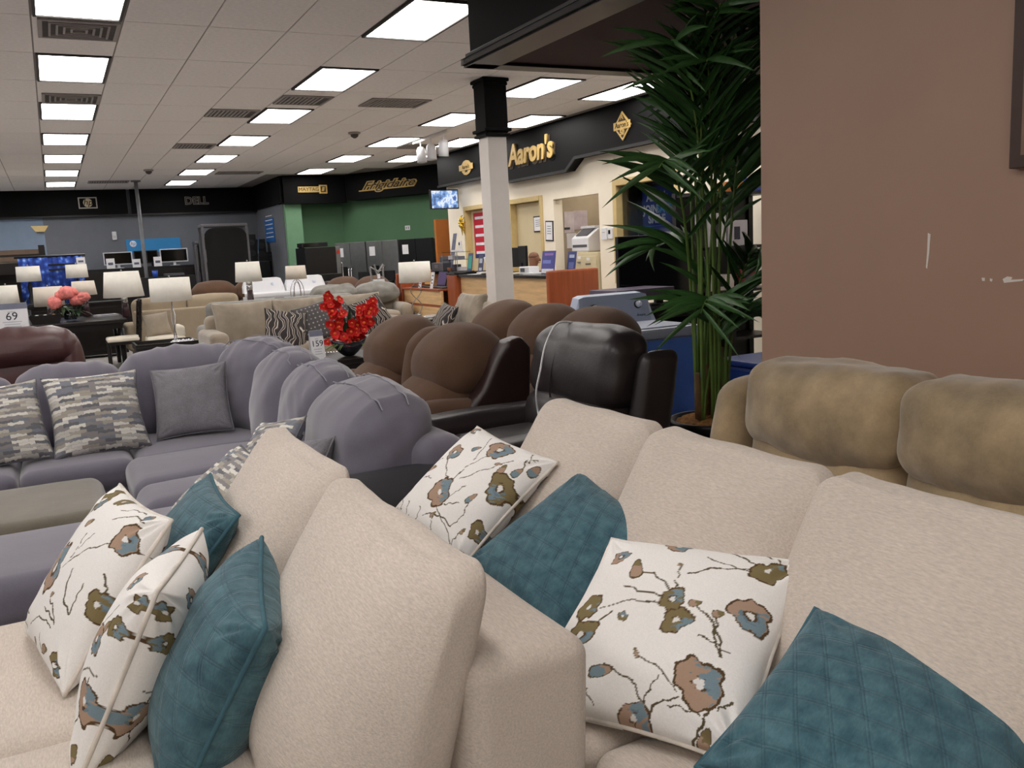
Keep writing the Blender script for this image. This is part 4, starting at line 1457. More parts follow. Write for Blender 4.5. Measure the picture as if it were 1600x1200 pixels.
# side table with the loop lamp, right of the taupe sofa
st2 = thing('side_table', 'black side table with a tray of papers under the wire loop lamp', 'side table', (4.66, 11.6, 0))
MB().box(-.42, .42, -.32, .32, .5, .54).build('top', m_blackw, st2, bevel=.008)
MB().box(-.4, .4, -.3, .3, .42, .5).build('apron', m_blackw, st2)
for sx in (-1, 1):
    for sy in (-1, 1): MB().box(sx * .36 - .03, sx * .36 + .03, sy * .26 - .03, sy * .26 + .03, 0, .42).build('leg', m_blackw, st2)
for k in range(5):
    o = MB().box(-.13, .13, -.09, .09, 0, .006).build('magazine', M('magazine_%d' % (k % 3), ((214, 210, 205), (150, 150, 152), (92, 88, 86))[k % 3], .5), None)
    o.location = (4.55 + .05 * k, 11.5 + .03 * k, .541 + .0065 * k)
    o.rotation_euler = (0, 0, .3 * k)
    tag(o, 'loose magazine in the pile on the black table under the loop lamp', 'magazine', 'magazines under the loop lamp')
lamp_px('white rectangular-looking drum lamp on crossed wire loops before the service counter', 649, 409, 441, 51, 49, 11.75, .58, 'loops')
# ================================================================ RIGHT SIDE: washer, television, palm
m_washer = M('washer_white_enamel', (205, 210, 225), .3, .03, 3)
m_film = M('blue_protective_film', (112, 156, 255), .35, .12, 3)
m_wpanel = M('washer_grey_panel', (176, 186, 208), .4, .04)
wa = thing('washing_machine', 'white top-load washer with blue film on its front beside the palm', 'washer', (3.86, 5.42, 0))
MB().box(-.36, .36, -.34, .36, .02, .78).build('body', m_washer, wa, bevel=.012)
MB().box(-.35, .35, -.352, -.341, .04, .77).build('protective_film', m_film, wa)
MB().box(-.36, .36, -.36, .2, .78, .855).build('top_deck', m_washer, wa, bevel=.02)
MB().box(-.29, .29, -.32, .14, .855, .866).build('lid', m_washer, wa, bevel=.006)
for sx in (-1, 1):
    for sy in (-1, 1): MB().lathe([(.025, 0), (.02, .03)], 10, (sx * .3, sy * .3, 0)).build('foot', m_black, wa, True)
def console(mat, wa, zt=1.08):
    prof = [(.16, .84), (.2, .86), (.27, zt), (.36, zt + .01), (.37, .84)]
    # side silhouette, extruded along X with rounded upper corners
    n = 16
    mb = MB()
    V, Fc = [], []
    for i in range(n + 1):
        u = -1 + 2 * i / n
        hgt = 1 - max(0, (abs(u) - .8) / .2) ** 2.4 * .55
        for (y, z) in prof: V.append((u * .36, y, .84 + (z - .84) * hgt))
    k = len(prof)
    for i in range(n):
        for j in range(k):
            a, b = i * k + j, i * k + (j + 1) % k
            Fc.append((a, b, b + k, a + k))
    Fc += [tuple(range(k)), tuple(range(n * k, n * k + k))[::-1]]
    mb.add(V, Fc)
    return mb
console(m_wpanel, wa).build('console', m_wpanel, wa)
def dial(x, r, parent, z=.97):
    y = .2 + (z - .86) * .318
    mt = Matrix.Translation((x, y, z)) @ Matrix.Rotation(PI / 2 - .31, 4, 'X')
    MB().lathe([(r, 0), (r, .012), (.0001, .012)], 20).xf(mt).build('dial_ring', m_black, parent, True)
    MB().lathe([(r * .8, .012), (r * .7, .035), (.0001, .04)], 20).xf(mt).build('knob', m_washer, parent, True)
dial(-.2, .05, wa)
dial(.21, .032, wa, .99)
text('badge', 'Amana', .03, m_ink, wa, (.22, .208, .91), (PI / 2 - .31, 0, 0), extrude=.0006, shear=.2)

# box lying behind the washer, tv behind it
o = box('flat_carton', M('plum_carton', (92, 82, 100), .6, .08), None, 0, .62, 0, .4, 0, .1, .004)
o.location = (4.15, 6.05, .98); o.rotation_euler = (0, 0, .05)
tag(o, 'plum flat carton lying behind the washer console', 'box')
o = box('red_carton', M('white_red_carton', (196, 170, 168), .6, .1), None, 0, .4, 0, .4, 0, .08, .004)
o.location = (4.02, 6.1, .895)
tag(o, 'pale carton under the plum box behind the washer', 'box')
dk = thing('display_bench', 'dark display bench behind the washer carrying cartons and a television', 'bench', (4.7, 6.4, 0))
MB().box(-.75, .75, -.4, .4, .82, .89).build('top', m_blackw, dk, bevel=.006)
for sx in (-1, 1): MB().box(sx * .68 - .05, sx * .68 + .05, -.36, .36, 0, .82).build('leg', m_blackw, dk)
MB().box(-.62, .62, .3, .34, .1, .8).build('back_panel', m_blackw, dk)
tv = thing('television', 'large dark flat television standing behind the washer and palm', 'television', (4.98, 6.58, .891), -.02)
a, b = at(990, 377, Y=6.25), at(1088, 372, Y=6.25)
m_screen = M('dark_glossy_screen', (14, 12, 12), .08, .3, 2, spec=.6)
MB().box(-.45, .45, -.02, .03, .05, .64).build('bezel', m_black, tv, bevel=.006)
MB().box(-.435, .435, -.0225, -.0195, .068, .625).build('screen', m_screen, tv)
MB().box(-.16, .16, -.1, .1, 0, .015).build('stand_base', m_black, tv, bevel=.004)
MB().box(-.04, .04, -.01, .03, .01, .1).build('stand_neck', m_black, tv)

# black shelving with boxed goods seen through the palm
sh = thing('goods_shelf', 'black shelving rack behind the palm holding white cartons', 'shelf', (6.35, 7.2, 0))
for x in (-.5, .5):
    for y in (-.2, .2): MB().box(x - .03, x + .03, y - .03, y + .03, 0, 1.95).build('post', m_black, sh)
for z in (.4, .9, 1.35, 1.9): MB().box(-.52, .52, -.23, .23, z, z + .03).build('shelf_board', m_black, sh)
MB().box(-.5, .5, .2, .22, 0, 1.95).build('back_panel', m_black, sh)
for i, (x, z, w, h, c, lab) in enumerate(((-.3, 1.381, .24, .34, (214, 210, 214), 'white carton with dark panel on the rack behind the palm'), (-.02, 1.381, .26, .26, (196, 190, 196), 'pale carton on the middle rack board behind the palm'),
                                      (-.25, .931, .34, .16, (226, 214, 205), 'long white carton low on the rack behind the palm'), (.12, .931, .22, .2, (120, 44, 44), 'dark red carton low on the rack behind the palm'), (.3, 1.931, .3, .14, (52, 70, 140), 'blue carton on top of the rack behind the palm'), (-.05, 1.931, .25, .1, (190, 120, 60), 'orange carton on top of the rack behind the palm'))):
    c_ = thing('boxed_good', lab, 'box', (6.35 + x, 7.1, z), 0, 'cartons on the rack')
    MB().box(-w / 2, w / 2, -.1, .1, 0, h).build('carton', M('carton_%d' % i, c, .6, .06), c_, bevel=.004)
    MB().box(-w * .2, w * .1, -.102, -.1, h * .25, h * .75).build('print_panel', M('carton_print', (60, 58, 72), .6), c_)
# blue tub and black crate behind the pot
o = soft_mesh('blue_tub', .5, .5, .5, .06, (0, 0, 0), 0)
t = thing('storage_tub', 'deep blue storage tub behind the palm pot', 'tub', (4.35, 4.55, 0))
MB().box(-.24, .24, -.2, .2, 0, .6).build('tub', M('deep_blue_plastic', (30, 54, 120), .4, .08), t, bevel=.03)
MB().box(-.26, .26, -.22, .22, .6, .64).build('lid', M('deep_blue_plastic', (30, 54, 120)), t, bevel=.012)
MB().box(-.05, .05, -.235, -.2, .5, .6).build('latch', m_white, t)

# ---- potted palm
pl = thing('potted_palm', 'tall artificial palm in a black pot beside the brown partition', 'potted palm', (3.24, 3.82, 0))
m_pot = M('black_pot_plastic', (14, 14, 15), .4, .1)
MB().lathe([(.17, 0), (.215, .42), (.235, .425), (.24, .47), (.225, .47), (.215, .43), (.0001, .43)], 30).build('pot', m_pot, pl, True)
def dome(P, h):
    P = P.copy(); return P
mb = MB()
mb.lathe([(.212, .43), (.19, .465), (.12, .475), (.0001, .48)], 30)
rr = random.Random(9)
mb.V = [(x, y, z + rr.uniform(-.012, .012)) for x, y, z in mb.V]
so_ = mb.build('moss', M('brown_moss', (150, 104, 56), .95, .4, 40, bump=.8, bs=120), pl, True)
m_frond = M('palm_leaf_green', (58, 96, 48), .4, .35, 5, spec=.5)
m_stemg = M('palm_stem_green', (92, 116, 52), .5, .25, 6)
m_husk = M('palm_husk_brown', (108, 80, 50), .8, .3, 14)
LM = []
for q in range(3):
    V, Fc = [], []
    n = 6
    for i in range(n + 1):
        s = i / n
        w = .5 * math.sin(PI * min(1, (.06 + s * .94)) ** .75) * (1 if s < 1 else .05)
        z = -.3 * s * s - .06 * q * s
        V += [(s, -w, z - .25 * w * .4), (s, 0, z + .1 * w), (s, w, z - .25 * w * .4)]
    Fc = [(i * 3 + j, (i + 1) * 3 + j, (i + 1) * 3 + j + 1, i * 3 + j + 1) for i in range(n) for j in range(2)]
    me = raw('leaflet', V, Fc)
    me.materials.append(m_frond)
    me.polygons.foreach_set('use_smooth', [True] * len(me.polygons))
    LM.append(me)
rp = random.Random(12)
BASE = Vector((0, 0, .45))
PW = Vector((3.24, 3.82, 0))
tips = [(1000, 65), (985, 262), (972, 388), (1080, 5), (1025, 165), (1150, 50), (1182, 245), (1120, 0), (1060, 95), (1165, 130),
        (1165, 400), (1160, 500), (1020, 110), (1050, 490), (1100, 40), (1060, 20), (1130, 240)]
n_leaflet = 0
for q, (tx, ty) in enumerate(tips):
    D = rp.uniform(4.25, 5.2) if ty > 120 else rp.uniform(4.05, 4.5)
    tip = at(tx + 45, ty, D=D) - PW
    tip.z = min(tip.z, 2.6)
    ang = rp.uniform(0, 2 * PI)
    b0 = BASE + Vector((math.cos(ang) * .09, math.sin(ang) * .09, 0))
    side = Vector((tip.x - b0.x, tip.y - b0.y, 0))
    rise = max(.35, (tip.z - b0.z)) + .28 * side.length + .05
    c1 = b0 + Vector((side.x * .05, side.y * .05, rise * .6))
    c2 = b0 + Vector((side.x * .4, side.y * .4, min(rise * 1.0, 2.56 - b0.z)))
    def bz(s): return b0 * (1 - s) ** 3 + c1 * 3 * s * (1 - s) ** 2 + c2 * 3 * s * s * (1 - s) + tip * s ** 3
    ss = np.linspace(0, 1, 20)
    pts = [bz(s) for s in ss]
    fr = MB().tube(pts, [.0095 * (1 - .8 * s) + .0015 for s in ss], 6).build('frond', m_stemg, pl, True)
    start = .42
    cnt = 11
    joined = MB()
    for k in range(cnt):
        s = start + (1 - start) * (k + .3) / cnt
        p = bz(s)
        tg = (bz(min(1, s + .02)) - bz(s - .02)).normalized()
        sd = tg.cross(Vector((0, 0, 1)))
        sd = sd.normalized() if sd.length > .05 else Vector((1, 0, 0))
        # open the blade toward a random roll so that it does not lie flat
        upv = sd.cross(tg).normalized()
        L = (.42 - .2 * abs((s - start) / (1 - start) - .35)) * rp.uniform(.85, 1.15)
        for sg in (-1, 1):
            d = (tg * rp.uniform(.75, 1.0) + sd * sg * rp.uniform(.6, .85) + upv * rp.uniform(-.05, .35)).normalized()
            nn = (upv + sd * sg * -.4 + Vector((rp.uniform(-.3, .3),) * 3)).normalized()
            yv = nn.cross(d).normalized()
            nn = d.cross(yv)
            wd = .085
            mt = Matrix(((d.x * L, yv.x * L * .072, nn.x * L, p.x), (d.y * L, yv.y * L * .072, nn.y * L, p.y), (d.z * L, yv.z * L * .072, nn.z * L, p.z), (0, 0, 0, 1)))
            # keep leaves clear of the soffit and the partition
            e = mt @ Vector((1, 0, -.2)) + PW
            if e.z > 2.66: continue
            if e.y < 3.06 and e.x > 2.8: continue
            me = LM[(k + q) % 3]
            if n_leaflet < 300:
                o = obj('leaflet', me, None, fr)
                o.matrix_local = mt
                n_leaflet += 1
            else:
                joined.add([tuple(mt @ v.co) for v in me.vertices], [tuple(f.vertices) for f in me.polygons])
    if joined.V:
        o = joined.build('leaflets', m_frond, fr, True)
        o['kind'] = 'stuff'
for k, (dx, dy) in enumerate(((-.08, .0), (.02, .05), (.06, -.04), (-.02, -.06), (.1, .04))):
    ang = k * 1.3
    pts = [(dx, dy, .44), (dx * 1.1, dy * 1.1, .6), (dx * 1.2, dy * 1.2, .74 + .03 * k)]
    MB().tube(pts, [.03, .024, .014], 8).build('husk', m_husk, pl, True)

# ================================================================ SERVICE COUNTER
m_maple = wood_mat('maple_laminate', (234, 196, 144), .4, 1)
m_cherry = wood_mat('cherry_laminate', (160, 82, 48), .35, 2)
m_ctop = M('black_counter_top', (24, 24, 28), .25, .15, 20)
cn = thing('service_counter', 'maple service counter with cherry ends and black top', 'counter', (5.5, 0, 0))
MB().box(0, .05, 9.5, 12.2, .08, 1.07).build('front_panel', m_maple, cn, bevel=.004)
MB().box(.02, .06, 9.5, 12.2, 0, .08).build('plinth', m_black, cn)
MB().box(-.06, .62, 9.46, 12.3, 1.07, 1.11).build('counter_top', m_ctop, cn, bevel=.006)
MB().box(-.08, .66, 9.38, 9.46, 0, 1.17).build('end_panel', m_cherry, cn, bevel=.025)
MB().box(-.1, .1, 12.2, 12.5, 0, 1.1).build('corner_post', m_cherry, cn, bevel=.008)
MB().box(-.1, .5, 12.2, 12.53, 1.11, 1.14).build('post_cap', m_ctop, cn, bevel=.004)
MB().box(.56, .6, 9.5, 12.2, 0, 1.0).build('back_panel', m_maple, cn)
su = thing('display_shelf_unit', 'maple and cherry slat display unit left of the service counter', 'display unit', (5.3, 0, 0))
for z0, z1 in ((.1, .34), (.38, .6), (.64, .86)):
    MB().box(0, .05, 12.55, 14.15, z0, z1).build('slat', m_maple, su, bevel=.006)
for z in (.34, .6): MB().box(.005, .045, 12.55, 14.15, z, z + .04).build('rail', m_cherry, su)
MB().box(-.03, .6, 12.55, 14.15, .86, .89).build('shelf_board', m_cherry, su, bevel=.004)
MB().box(-.04, .62, 14.15, 14.22, 0, 1.16).build('side_panel', m_cherry, su, bevel=.008)
MB().box(-.06, .3, 14.3, 14.36, 0, 1.12).build('side_panel', m_cherry, su, bevel=.008)
MB().box(.56, .6, 12.55, 14.15, 0, 1.1).build('back_panel', m_maple, su)
MB().box(.4, .62, 12.55, 14.15, 1.1, 1.14).build('upper_board', m_ctop, su)

def on_px(x, y, z): return at(x, y, Z=z)
# goods on the shelf unit
def laptop(label, loc, rz, lid):
    t = thing('laptop', label, 'laptop', loc, rz, 'laptops on the display unit')
    MB().box(-.18, .18, -.12, .12, 0, .02).build('base', m_black, t, bevel=.004)
    mb = MB().box(-.18, .18, -.008, .008, 0, .24).xf(Matrix.Translation((0, .12, .02)) @ Matrix.Rotation(-.25, 4, 'X'))
    lo = mb.build('lid', m_black, t, bevel=.003)
    MB().box(-.165, .165, -.0095, -.0085, .015, .225).xf(Matrix.Translation((0, .12, .02)) @ Matrix.Rotation(-.25, 4, 'X')).build('screen', lid, lo)
    return t
laptop('open laptop with black screen nearest the counter post', (5.48, 12.78, .891), -PI / 2, m_screen)
laptop('open laptop with violet screen in the middle of the display unit', (5.48, 13.2, .891), -PI / 2, M('violet_screen', (78, 62, 110), .4, .3, 3))
laptop('open laptop with amber screen at the left of the display unit', (5.48, 13.75, .891), -PI / 2, M('amber_screen', (210, 160, 90), .4, .2, 3))
def tag_card(label, loc, rz, w, h, c=(222, 222, 226), group='price tags by the laptops'):
    t = thing('price_tag', label, 'price tag', loc, rz, group)
    mb = MB().box(-w / 2, w / 2, -.002, .002, 0, h).xf(Matrix.Rotation(-.2, 4, 'X'))
    mb.build('card', M('tag_%d_%d_%d' % c, c, .7), t)
    for q in (.3, .5, .75):
        MB().box(-w * .3, w * .3, -.0032, -.002, h * q, h * q + h * .07).xf(Matrix.Rotation(-.2, 4, 'X')).build('print_line', M('tag_print', (96, 100, 120), .8), t)
    return t
tag_card('white tall price tag beside the black laptop', (5.33, 12.98, .891), -PI / 2, .12, .26)
tag_card('white tall price tag between the violet and amber laptops', (5.33, 13.48, .891), -PI / 2, .12, .22)
tag_card('small purple leaflet card on the display unit upper board', (5.8, 13.95, 1.141), -PI / 2, .2, .1, (84, 74, 128), 'cards on the display unit')
tag_card('tall grey leaflet standing above the display unit', (5.85, 13.36, 1.141), -PI / 2, .14, .62, (104, 106, 124), 'cards on the display unit')
# clear case with gadgets
gc = thing('acrylic_case', 'clear acrylic case with small gadgets on the display unit', 'display case', (5.78, 12.95, 1.141))
m_acry = m_glass
for z in (0, .18): MB().box(-.12, .12, -.3, .3, z, z + .008).build('shelf_pane', m_acry, gc)
for x, y in ((-.12, -.3), (.112, -.3), (-.12, .292), (.112, .292)): MB().box(x, x + .008, y, y + .008, 0, .3).build('corner_post', m_steel, gc)
MB().box(-.12, .12, -.3, .3, .3, .308).build('top_pane', m_acry, gc)
for i, (y, z, w, h, c) in enumerate(((-.2, .009, .12, .06, (190, 186, 190)), (0, .009, .1, .1, (70, 66, 80)), (.18, .009, .14, .05, (150, 90, 60)), (-.15, .189, .12, .05, (120, 120, 130)), (.1, .189, .16, .06, (205, 203, 208)), (-.05, .309, .25, .03, (220, 218, 220)))):
    o = MB().box(-.06, .06, -w / 2, w / 2, 0, h).build('gadget_box', M('gadget_%d' % i, c, .5), None, bevel=.004)
    o.location = (5.78, 12.95 + y, 1.141 + z)
    tag(o, ('pale flat gadget box low in the acrylic case', 'dark gadget box low in the acrylic case', 'rust coloured gadget box low in the acrylic case', 'grey gadget box on the upper pane of the acrylic case', 'white gadget box on the upper pane of the acrylic case', 'white box lying on top of the acrylic case')[i], 'box', 'boxes in the acrylic case')
pr = thing('small_printer', 'dark grey small printer on the display unit upper board', 'printer', (5.82, 13.62, 1.141), -PI / 2)
MB().box(-.24, .24, -.1, .1, 0, .14).build('body', M('printer_grey', (84, 84, 90), .5), pr, bevel=.01)
MB().box(-.2, .2, .04, .09, .14, .24).xf(Matrix.Identity(4)).build('paper_feed', M('printer_grey', (84, 84, 90)), pr, bevel=.006)
MB().box(-.1, .05, -.103, -.1, .05, .11).build('panel', m_steel, pr)

# goods on the main counter
def stand_card(name, label, x, y, z, w, h, c, extra=None, rz=-PI / 2):
    t = thing(name, label, 'display card', (x, y, z), rz, 'cards on the counter')
    rot = Matrix.Rotation(-.15, 4, 'X')
    MB().box(-w / 2, w / 2, -.004, .004, 0, h).xf(rot).build('card', M('counter_card_%d%d%d' % c, c, .5, .1, 8), t)
    for (q0, q1, zz0, zz1, cc) in extra or []:
        MB().box(q0 * w, q1 * w, -.0055, -.004, zz0 * h, zz1 * h).xf(rot).build('print_panel', M('card_print_%d%d%d' % cc, cc, .6), t)
    MB().box(-w / 2, w / 2, -.03, .05, 0, .008).build('foot', m_black, t)
    return t
stand_card('leaflet_stand', 'large purple blue leaflet stand at the counter end', 5.75, 9.98, 1.111, .34, .3, (76, 76, 148), [(-.45, .45, .0, .22, (214, 216, 226)), (-.4, .2, .45, .6, (120, 130, 200)), (-.3, .35, .8, .9, (150, 120, 190))])
stand_card('leaflet_stand', 'small indigo leaflet stand beside the large one', 5.95, 9.72, 1.111, .2, .28, (66, 76, 130), [(-.3, .3, .7, .85, (190, 200, 226)), (-.3, .3, .2, .5, (110, 120, 180))])
stand_card('phone_display', 'teal screened phone display card on the counter post', 5.75, 12.4, 1.141, .16, .28, (86, 92, 130), [(-.35, .35, .15, .85, (64, 170, 156))])
stand_card('phone_display', 'slate phone display card right of the teal one', 5.75, 12.02, 1.111, .16, .28, (74, 78, 104), [(-.3, .3, .55, .8, (190, 194, 210)), (-.3, .3, .15, .3, (190, 194, 210))])
cr_ = thing('card_reader', 'white card reader on the counter beside the column', 'card reader', (5.72, 10.42, 1.111), -PI / 2)
MB().box(-.14, .14, -.08, .08, 0, .1).build('body', m_white, cr_, bevel=.01)
MB().box(-.1, .02, -.083, -.08, .03, .08).build('screen', m_screen, cr_)
for i, (x, y, rz, c, lab) in enumerate(((5.62, 11.75, .2, (222, 222, 220), 'white paper sheet on the counter left of the column'), (5.7, 11.55, -.3, (200, 206, 200), 'greenish paper sheet on the counter left of the column'), (5.6, 11.4, .5, (230, 228, 222), 'fanned white paper nearest the column on the counter'), (5.75, 10.8, .1, (214, 206, 180), 'buff paper right of the column on the counter'), (5.72, 10.2, .1, (226, 226, 226), 'white folder by the leaflet stand on the counter'))):
    o = MB().box(-.16, .16, -.11, .11, 0, .004 + .004 * i).build('paper_sheet', M('paper_%d' % i, c, .8), None)
    o.location = (x, y, 1.1112 + (.012 * i if i < 3 else 0)); o.rotation_euler = (0, 0, rz)
    tag(o, lab, 'paper', 'papers on the counter')
def monitor(label, loc, rz, w, h, frame, screen, group):
    t = thing('computer_monitor', label, 'monitor', loc, rz, group)
    MB().box(-w / 2, w / 2, -.02, .02, .08, .08 + h).build('housing', frame, t, bevel=.006)
    MB().box(-w / 2 + .025, w / 2 - .025, -.022, -.019, .105, .06 + h).build('screen', screen, t)
    MB().box(-.03, .03, 0, .04, .01, .14).build('neck', frame, t)
    MB().box(-.11, .11, -.07, .09, 0, .014).build('foot', frame, t, bevel=.004)
    return t
monitor('black back of a counter monitor left of the column', (5.95, 11.42, 1.111), PI / 2 + .3, .4, .28, m_black, m_screen, 'monitors on the counter')
monitor('black counter monitor right of the column', (5.95, 11.0, 1.111), PI / 2 - .2, .36, .3, m_black, m_screen, 'monitors on the counter')
o = box('paper_tray', m_paper, None, -.02, .02, -.12, .12, 0, .26, .004)
o.location = (5.8, 11.62, 1.111); o.rotation_euler = (0, -.35, .2)
tag(o, 'white slanted paper holder beside the left counter monitor', 'paper holder')

# seated person behind the counter
pe = bpy.data.objects.new('person', None)
def person():
    me = bpy.data.meshes.new('person_body')
    # joints: pelvis, spine, chest, neck, head, arms, legs (seated, facing the office, toward +X)
    V = [(0, 0, .62), (.02, 0, .8), (.03, 0, 1.0), (.03, 0, 1.13), (.05, 0, 1.21), (.07, 0, 1.3), (.06, 0, 1.37),
         (.03, .19, 1.07), (.1, .24, .84), (.33, .18, .8), (.42, .17, .81), (.03, -.19, 1.07), (.1, -.24, .84), (.33, -.18, .8), (.42, -.17, .81),
         (.05, .1, .6), (.45, .12, .58), (.45, .12, .12), (.58, .12, .06), (.05, -.1, .6), (.45, -.12, .58), (.45, -.12, .12), (.58, -.12, .06)]
    E_ = [(0, 1), (1, 2), (2, 3), (3, 4), (4, 5), (5, 6), (2, 7), (7, 8), (8, 9), (9, 10), (2, 11), (11, 12), (12, 13), (13, 14), (0, 15), (15, 16), (16, 17), (17, 18), (0, 19), (19, 20), (20, 21), (21, 22)]
    R = [.16, .15, .16, .06, .07, .095, .085, .07, .05, .04, .035, .07, .05, .04, .035, .09, .07, .05, .04, .09, .07, .05, .04]
    me.from_pydata(V, E_, [])
    o = bpy.data.objects.new('person', me)
    COL.objects.link(o)
    sk = o.modifiers.new('skin', 'SKIN')
    sk.use_smooth_shade = True
    me.skin_vertices[0].data[0].use_root = True
    for i, r in enumerate(R): me.skin_vertices[0].data[i].radius = (r, r)
    sb = o.modifiers.new('sub', 'SUBSURF'); sb.levels = 2; sb.render_levels = 2
    dg = bpy.context.evaluated_depsgraph_get(); dg.update()
    m2 = bpy.data.meshes.new_from_object(o.evaluated_get(dg))
    bpy.data.objects.remove(o)
    return m2
bpy.data.objects.remove(pe)
m2 = person()
m_skin, m_shirt, m_trous = M('skin_tone', (150, 108, 88), .55, .06), M('dark_shirt', (50, 48, 52), .85), M('dark_trousers', (36, 36, 42), .85)
m2.materials.clear()
for mm in (m_skin, m_shirt, m_trous): m2.materials.append(mm)
for p in m2.polygons:
    c = p.center
    p.material_index = 0 if (c.z > 1.11 or (c.x > .3 and c.z > .7)) else (1 if c.z > .64 else 2)
    p.use_smooth = True
ppl = obj('person', m2)
ppl.location = (6.5, 11.3, .0)
hp = at(834, 404, X=6.56)
ppl.location = (6.5, hp.y, hp.z - 1.3)
tag(ppl, 'person with shaved head in dark shirt seated behind the service counter', 'person')
for s in (-1, 1):
    soft('ear', m_skin, ppl, (.07, s * .098, 1.29), (.03, .02, .06), .009, wr=0, k=3, m=3)
    soft('eye', m_paper, ppl, (.155, s * .035, 1.3), (.016, .024, .014), .006, wr=0, k=3, m=3)
soft('nose', m_skin, ppl, (.168, 0, 1.275), (.03, .026, .045), .012, wr=0, k=3, m=3)
soft('mouth', M('lip_tone', (128, 76, 68), .5), ppl, (.158, 0, 1.235), (.012, .045, .012), .005, wr=0, k=3, m=3)
def cap(P, h):
    return P
MB().lathe([(.082, .0), (.08, .03), (.064, .06), (.034, .078), (.0001, .083)], 18).xf(Matrix.Translation((.06, 0, 1.315))).build('cropped_hair', M('cropped_hair', (128, 92, 76), .9), ppl, True)
sw = thing('office_chair', 'dark office chair under the seated person behind the counter', 'office chair', (6.5, hp.y, hp.z - 1.3))
soft('seat', m_black, sw, (.1, 0, .47), (.46, .46, .08), .04, wr=0)
soft('backrest', m_black, sw, (-.2, 0, .76), (.06, .42, .3), .03, wr=0)
MB().lathe([(.03, .06), (.03, .44)], 10).build('post', m_black, sw)
MB().tube([(-.2, 0, .62), (-.16, 0, .5), (0, 0, .44)], .02, 6).build('back_bracket', m_black, sw)
for k in range(5):
    a = 2 * PI * k / 5
    MB().tube([(0, 0, .08), (.26 * math.cos(a), .26 * math.sin(a), .04)], .018, 6).build('base_arm', m_black, sw)
    MB().lathe([(.0001, 0), (.022, .008), (.026, .026), (.022, .042), (.0001, .05)], 8, (.26 * math.cos(a), .26 * math.sin(a), 0)).build('castor', m_black, sw)
# ================================================================ RIGHT WALL FITTINGS AND SIGNS
# gold lettering on the right fascia (face at X = WX-.16, lettering looks toward -X)
FX = WX - .162
t = thing('fascia_sign', 'gold slanted shop name lettering on the black right wall fascia', 'sign', (FX, 12.36, 2.945))
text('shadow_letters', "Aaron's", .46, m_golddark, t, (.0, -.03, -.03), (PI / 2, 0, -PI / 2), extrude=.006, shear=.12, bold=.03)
text('letters', "Aaron's", .46, m_gold, t, (-.018, 0, 0), (PI / 2, 0, -PI / 2), extrude=.012, shear=.12, bold=.014)
def diamond(label, y, z, w, h, full=True):
    t = thing('fascia_emblem', label, 'emblem', (FX, y, z), 0, 'gold emblems on the right fascia')
    mb = MB()
    if full:
        mb.prism([(0, h / 2), (w / 2, 0), (0, -h / 2), (-w / 2, 0)], -.012, .0, 'x').build('diamond_plate', m_gold, t)
        MB().prism([(0, h / 2 - .035), (w / 2 - .04, 0), (0, -h / 2 + .035), (-w / 2 + .04, 0)], -.015, -.012, 'x').build('diamond_inlay', m_golddark, t)
        text('initial', 'A', .1, m_gold, t, (-.018, 0, h * .3), (PI / 2, 0, -PI / 2), extrude=.004)
        text('numerals', '50', .1, m_gold, t, (-.018, 0, -h * .22), (PI / 2, 0, -PI / 2), extrude=.004, bold=.004)
    else:
        mb.prism([(w * .35 * math.cos(a), h * .42 * math.sin(a)) for a in np.linspace(0, 2 * PI, 13)[:-1]], -.012, 0, 'x').build('round_plate', m_gold, t)
        text('numerals', '50', .1, m_golddark, t, (-.016, 0, -h * .15), (PI / 2, 0, -PI / 2), extrude=.003, bold=.004)
    MB().box(-.022, -.012, -w * .48, w * .48, -.045, .06).build('banner', m_gold, t, bevel=.006)
    text('banner_name', "Aaron's", .1, m_golddark, t, (-.024, 0, .012), (PI / 2, 0, -PI / 2), extrude=.002, shear=.1)
    return t
diamond('gold diamond emblem on the fascia above the office window', 9.83, 2.99, .4, .38)
diamond('small round gold emblem on the fascia left of the column', 14.78, 2.95, .62, .32, False)

# back wall signs (fascia face Y = 23.0)
t = thing('fascia_sign', 'silver outlined round computer logo sign on the far back fascia', 'sign', (.93, 22.995, 3.0))
m_silver = M('silver_sign', (170, 166, 160), .4, .08, metal=.4)
MB().box(-.2, .2, -.012, 0, -.13, .13).build('plate', m_silver, t, bevel=.005)
MB().box(-.175, .175, -.016, -.012, -.105, .105).build('plate_inlay', m_fascia, t)
MB().lathe([(.1, 0), (.1, .006), (.0001, .006)], 24).xf(Matrix.Translation((0, -.016, 0)) @ Matrix.Rotation(PI / 2, 4, 'X')).build('disc', M('cream_disc', (196, 182, 150), .5), t)
text('letters', 'hp', .2, m_fascia, t, (0, -.024, .01), FACE_NY, extrude=.002, shear=.25)
t = thing('fascia_sign', 'outlined four letter sign on the far back fascia', 'sign', (3.36, 22.995, 2.99))
text('letters', 'DELL', .25, M('pewter_sign', (112, 108, 104), .45, metal=.4), t, (0, -.01, 0), FACE_NY, extrude=.008, bold=.012)
text('letter_faces', 'DELL', .25, m_fascia, t, (0, -.02, 0), FACE_NY, extrude=.002, bold=-.004)
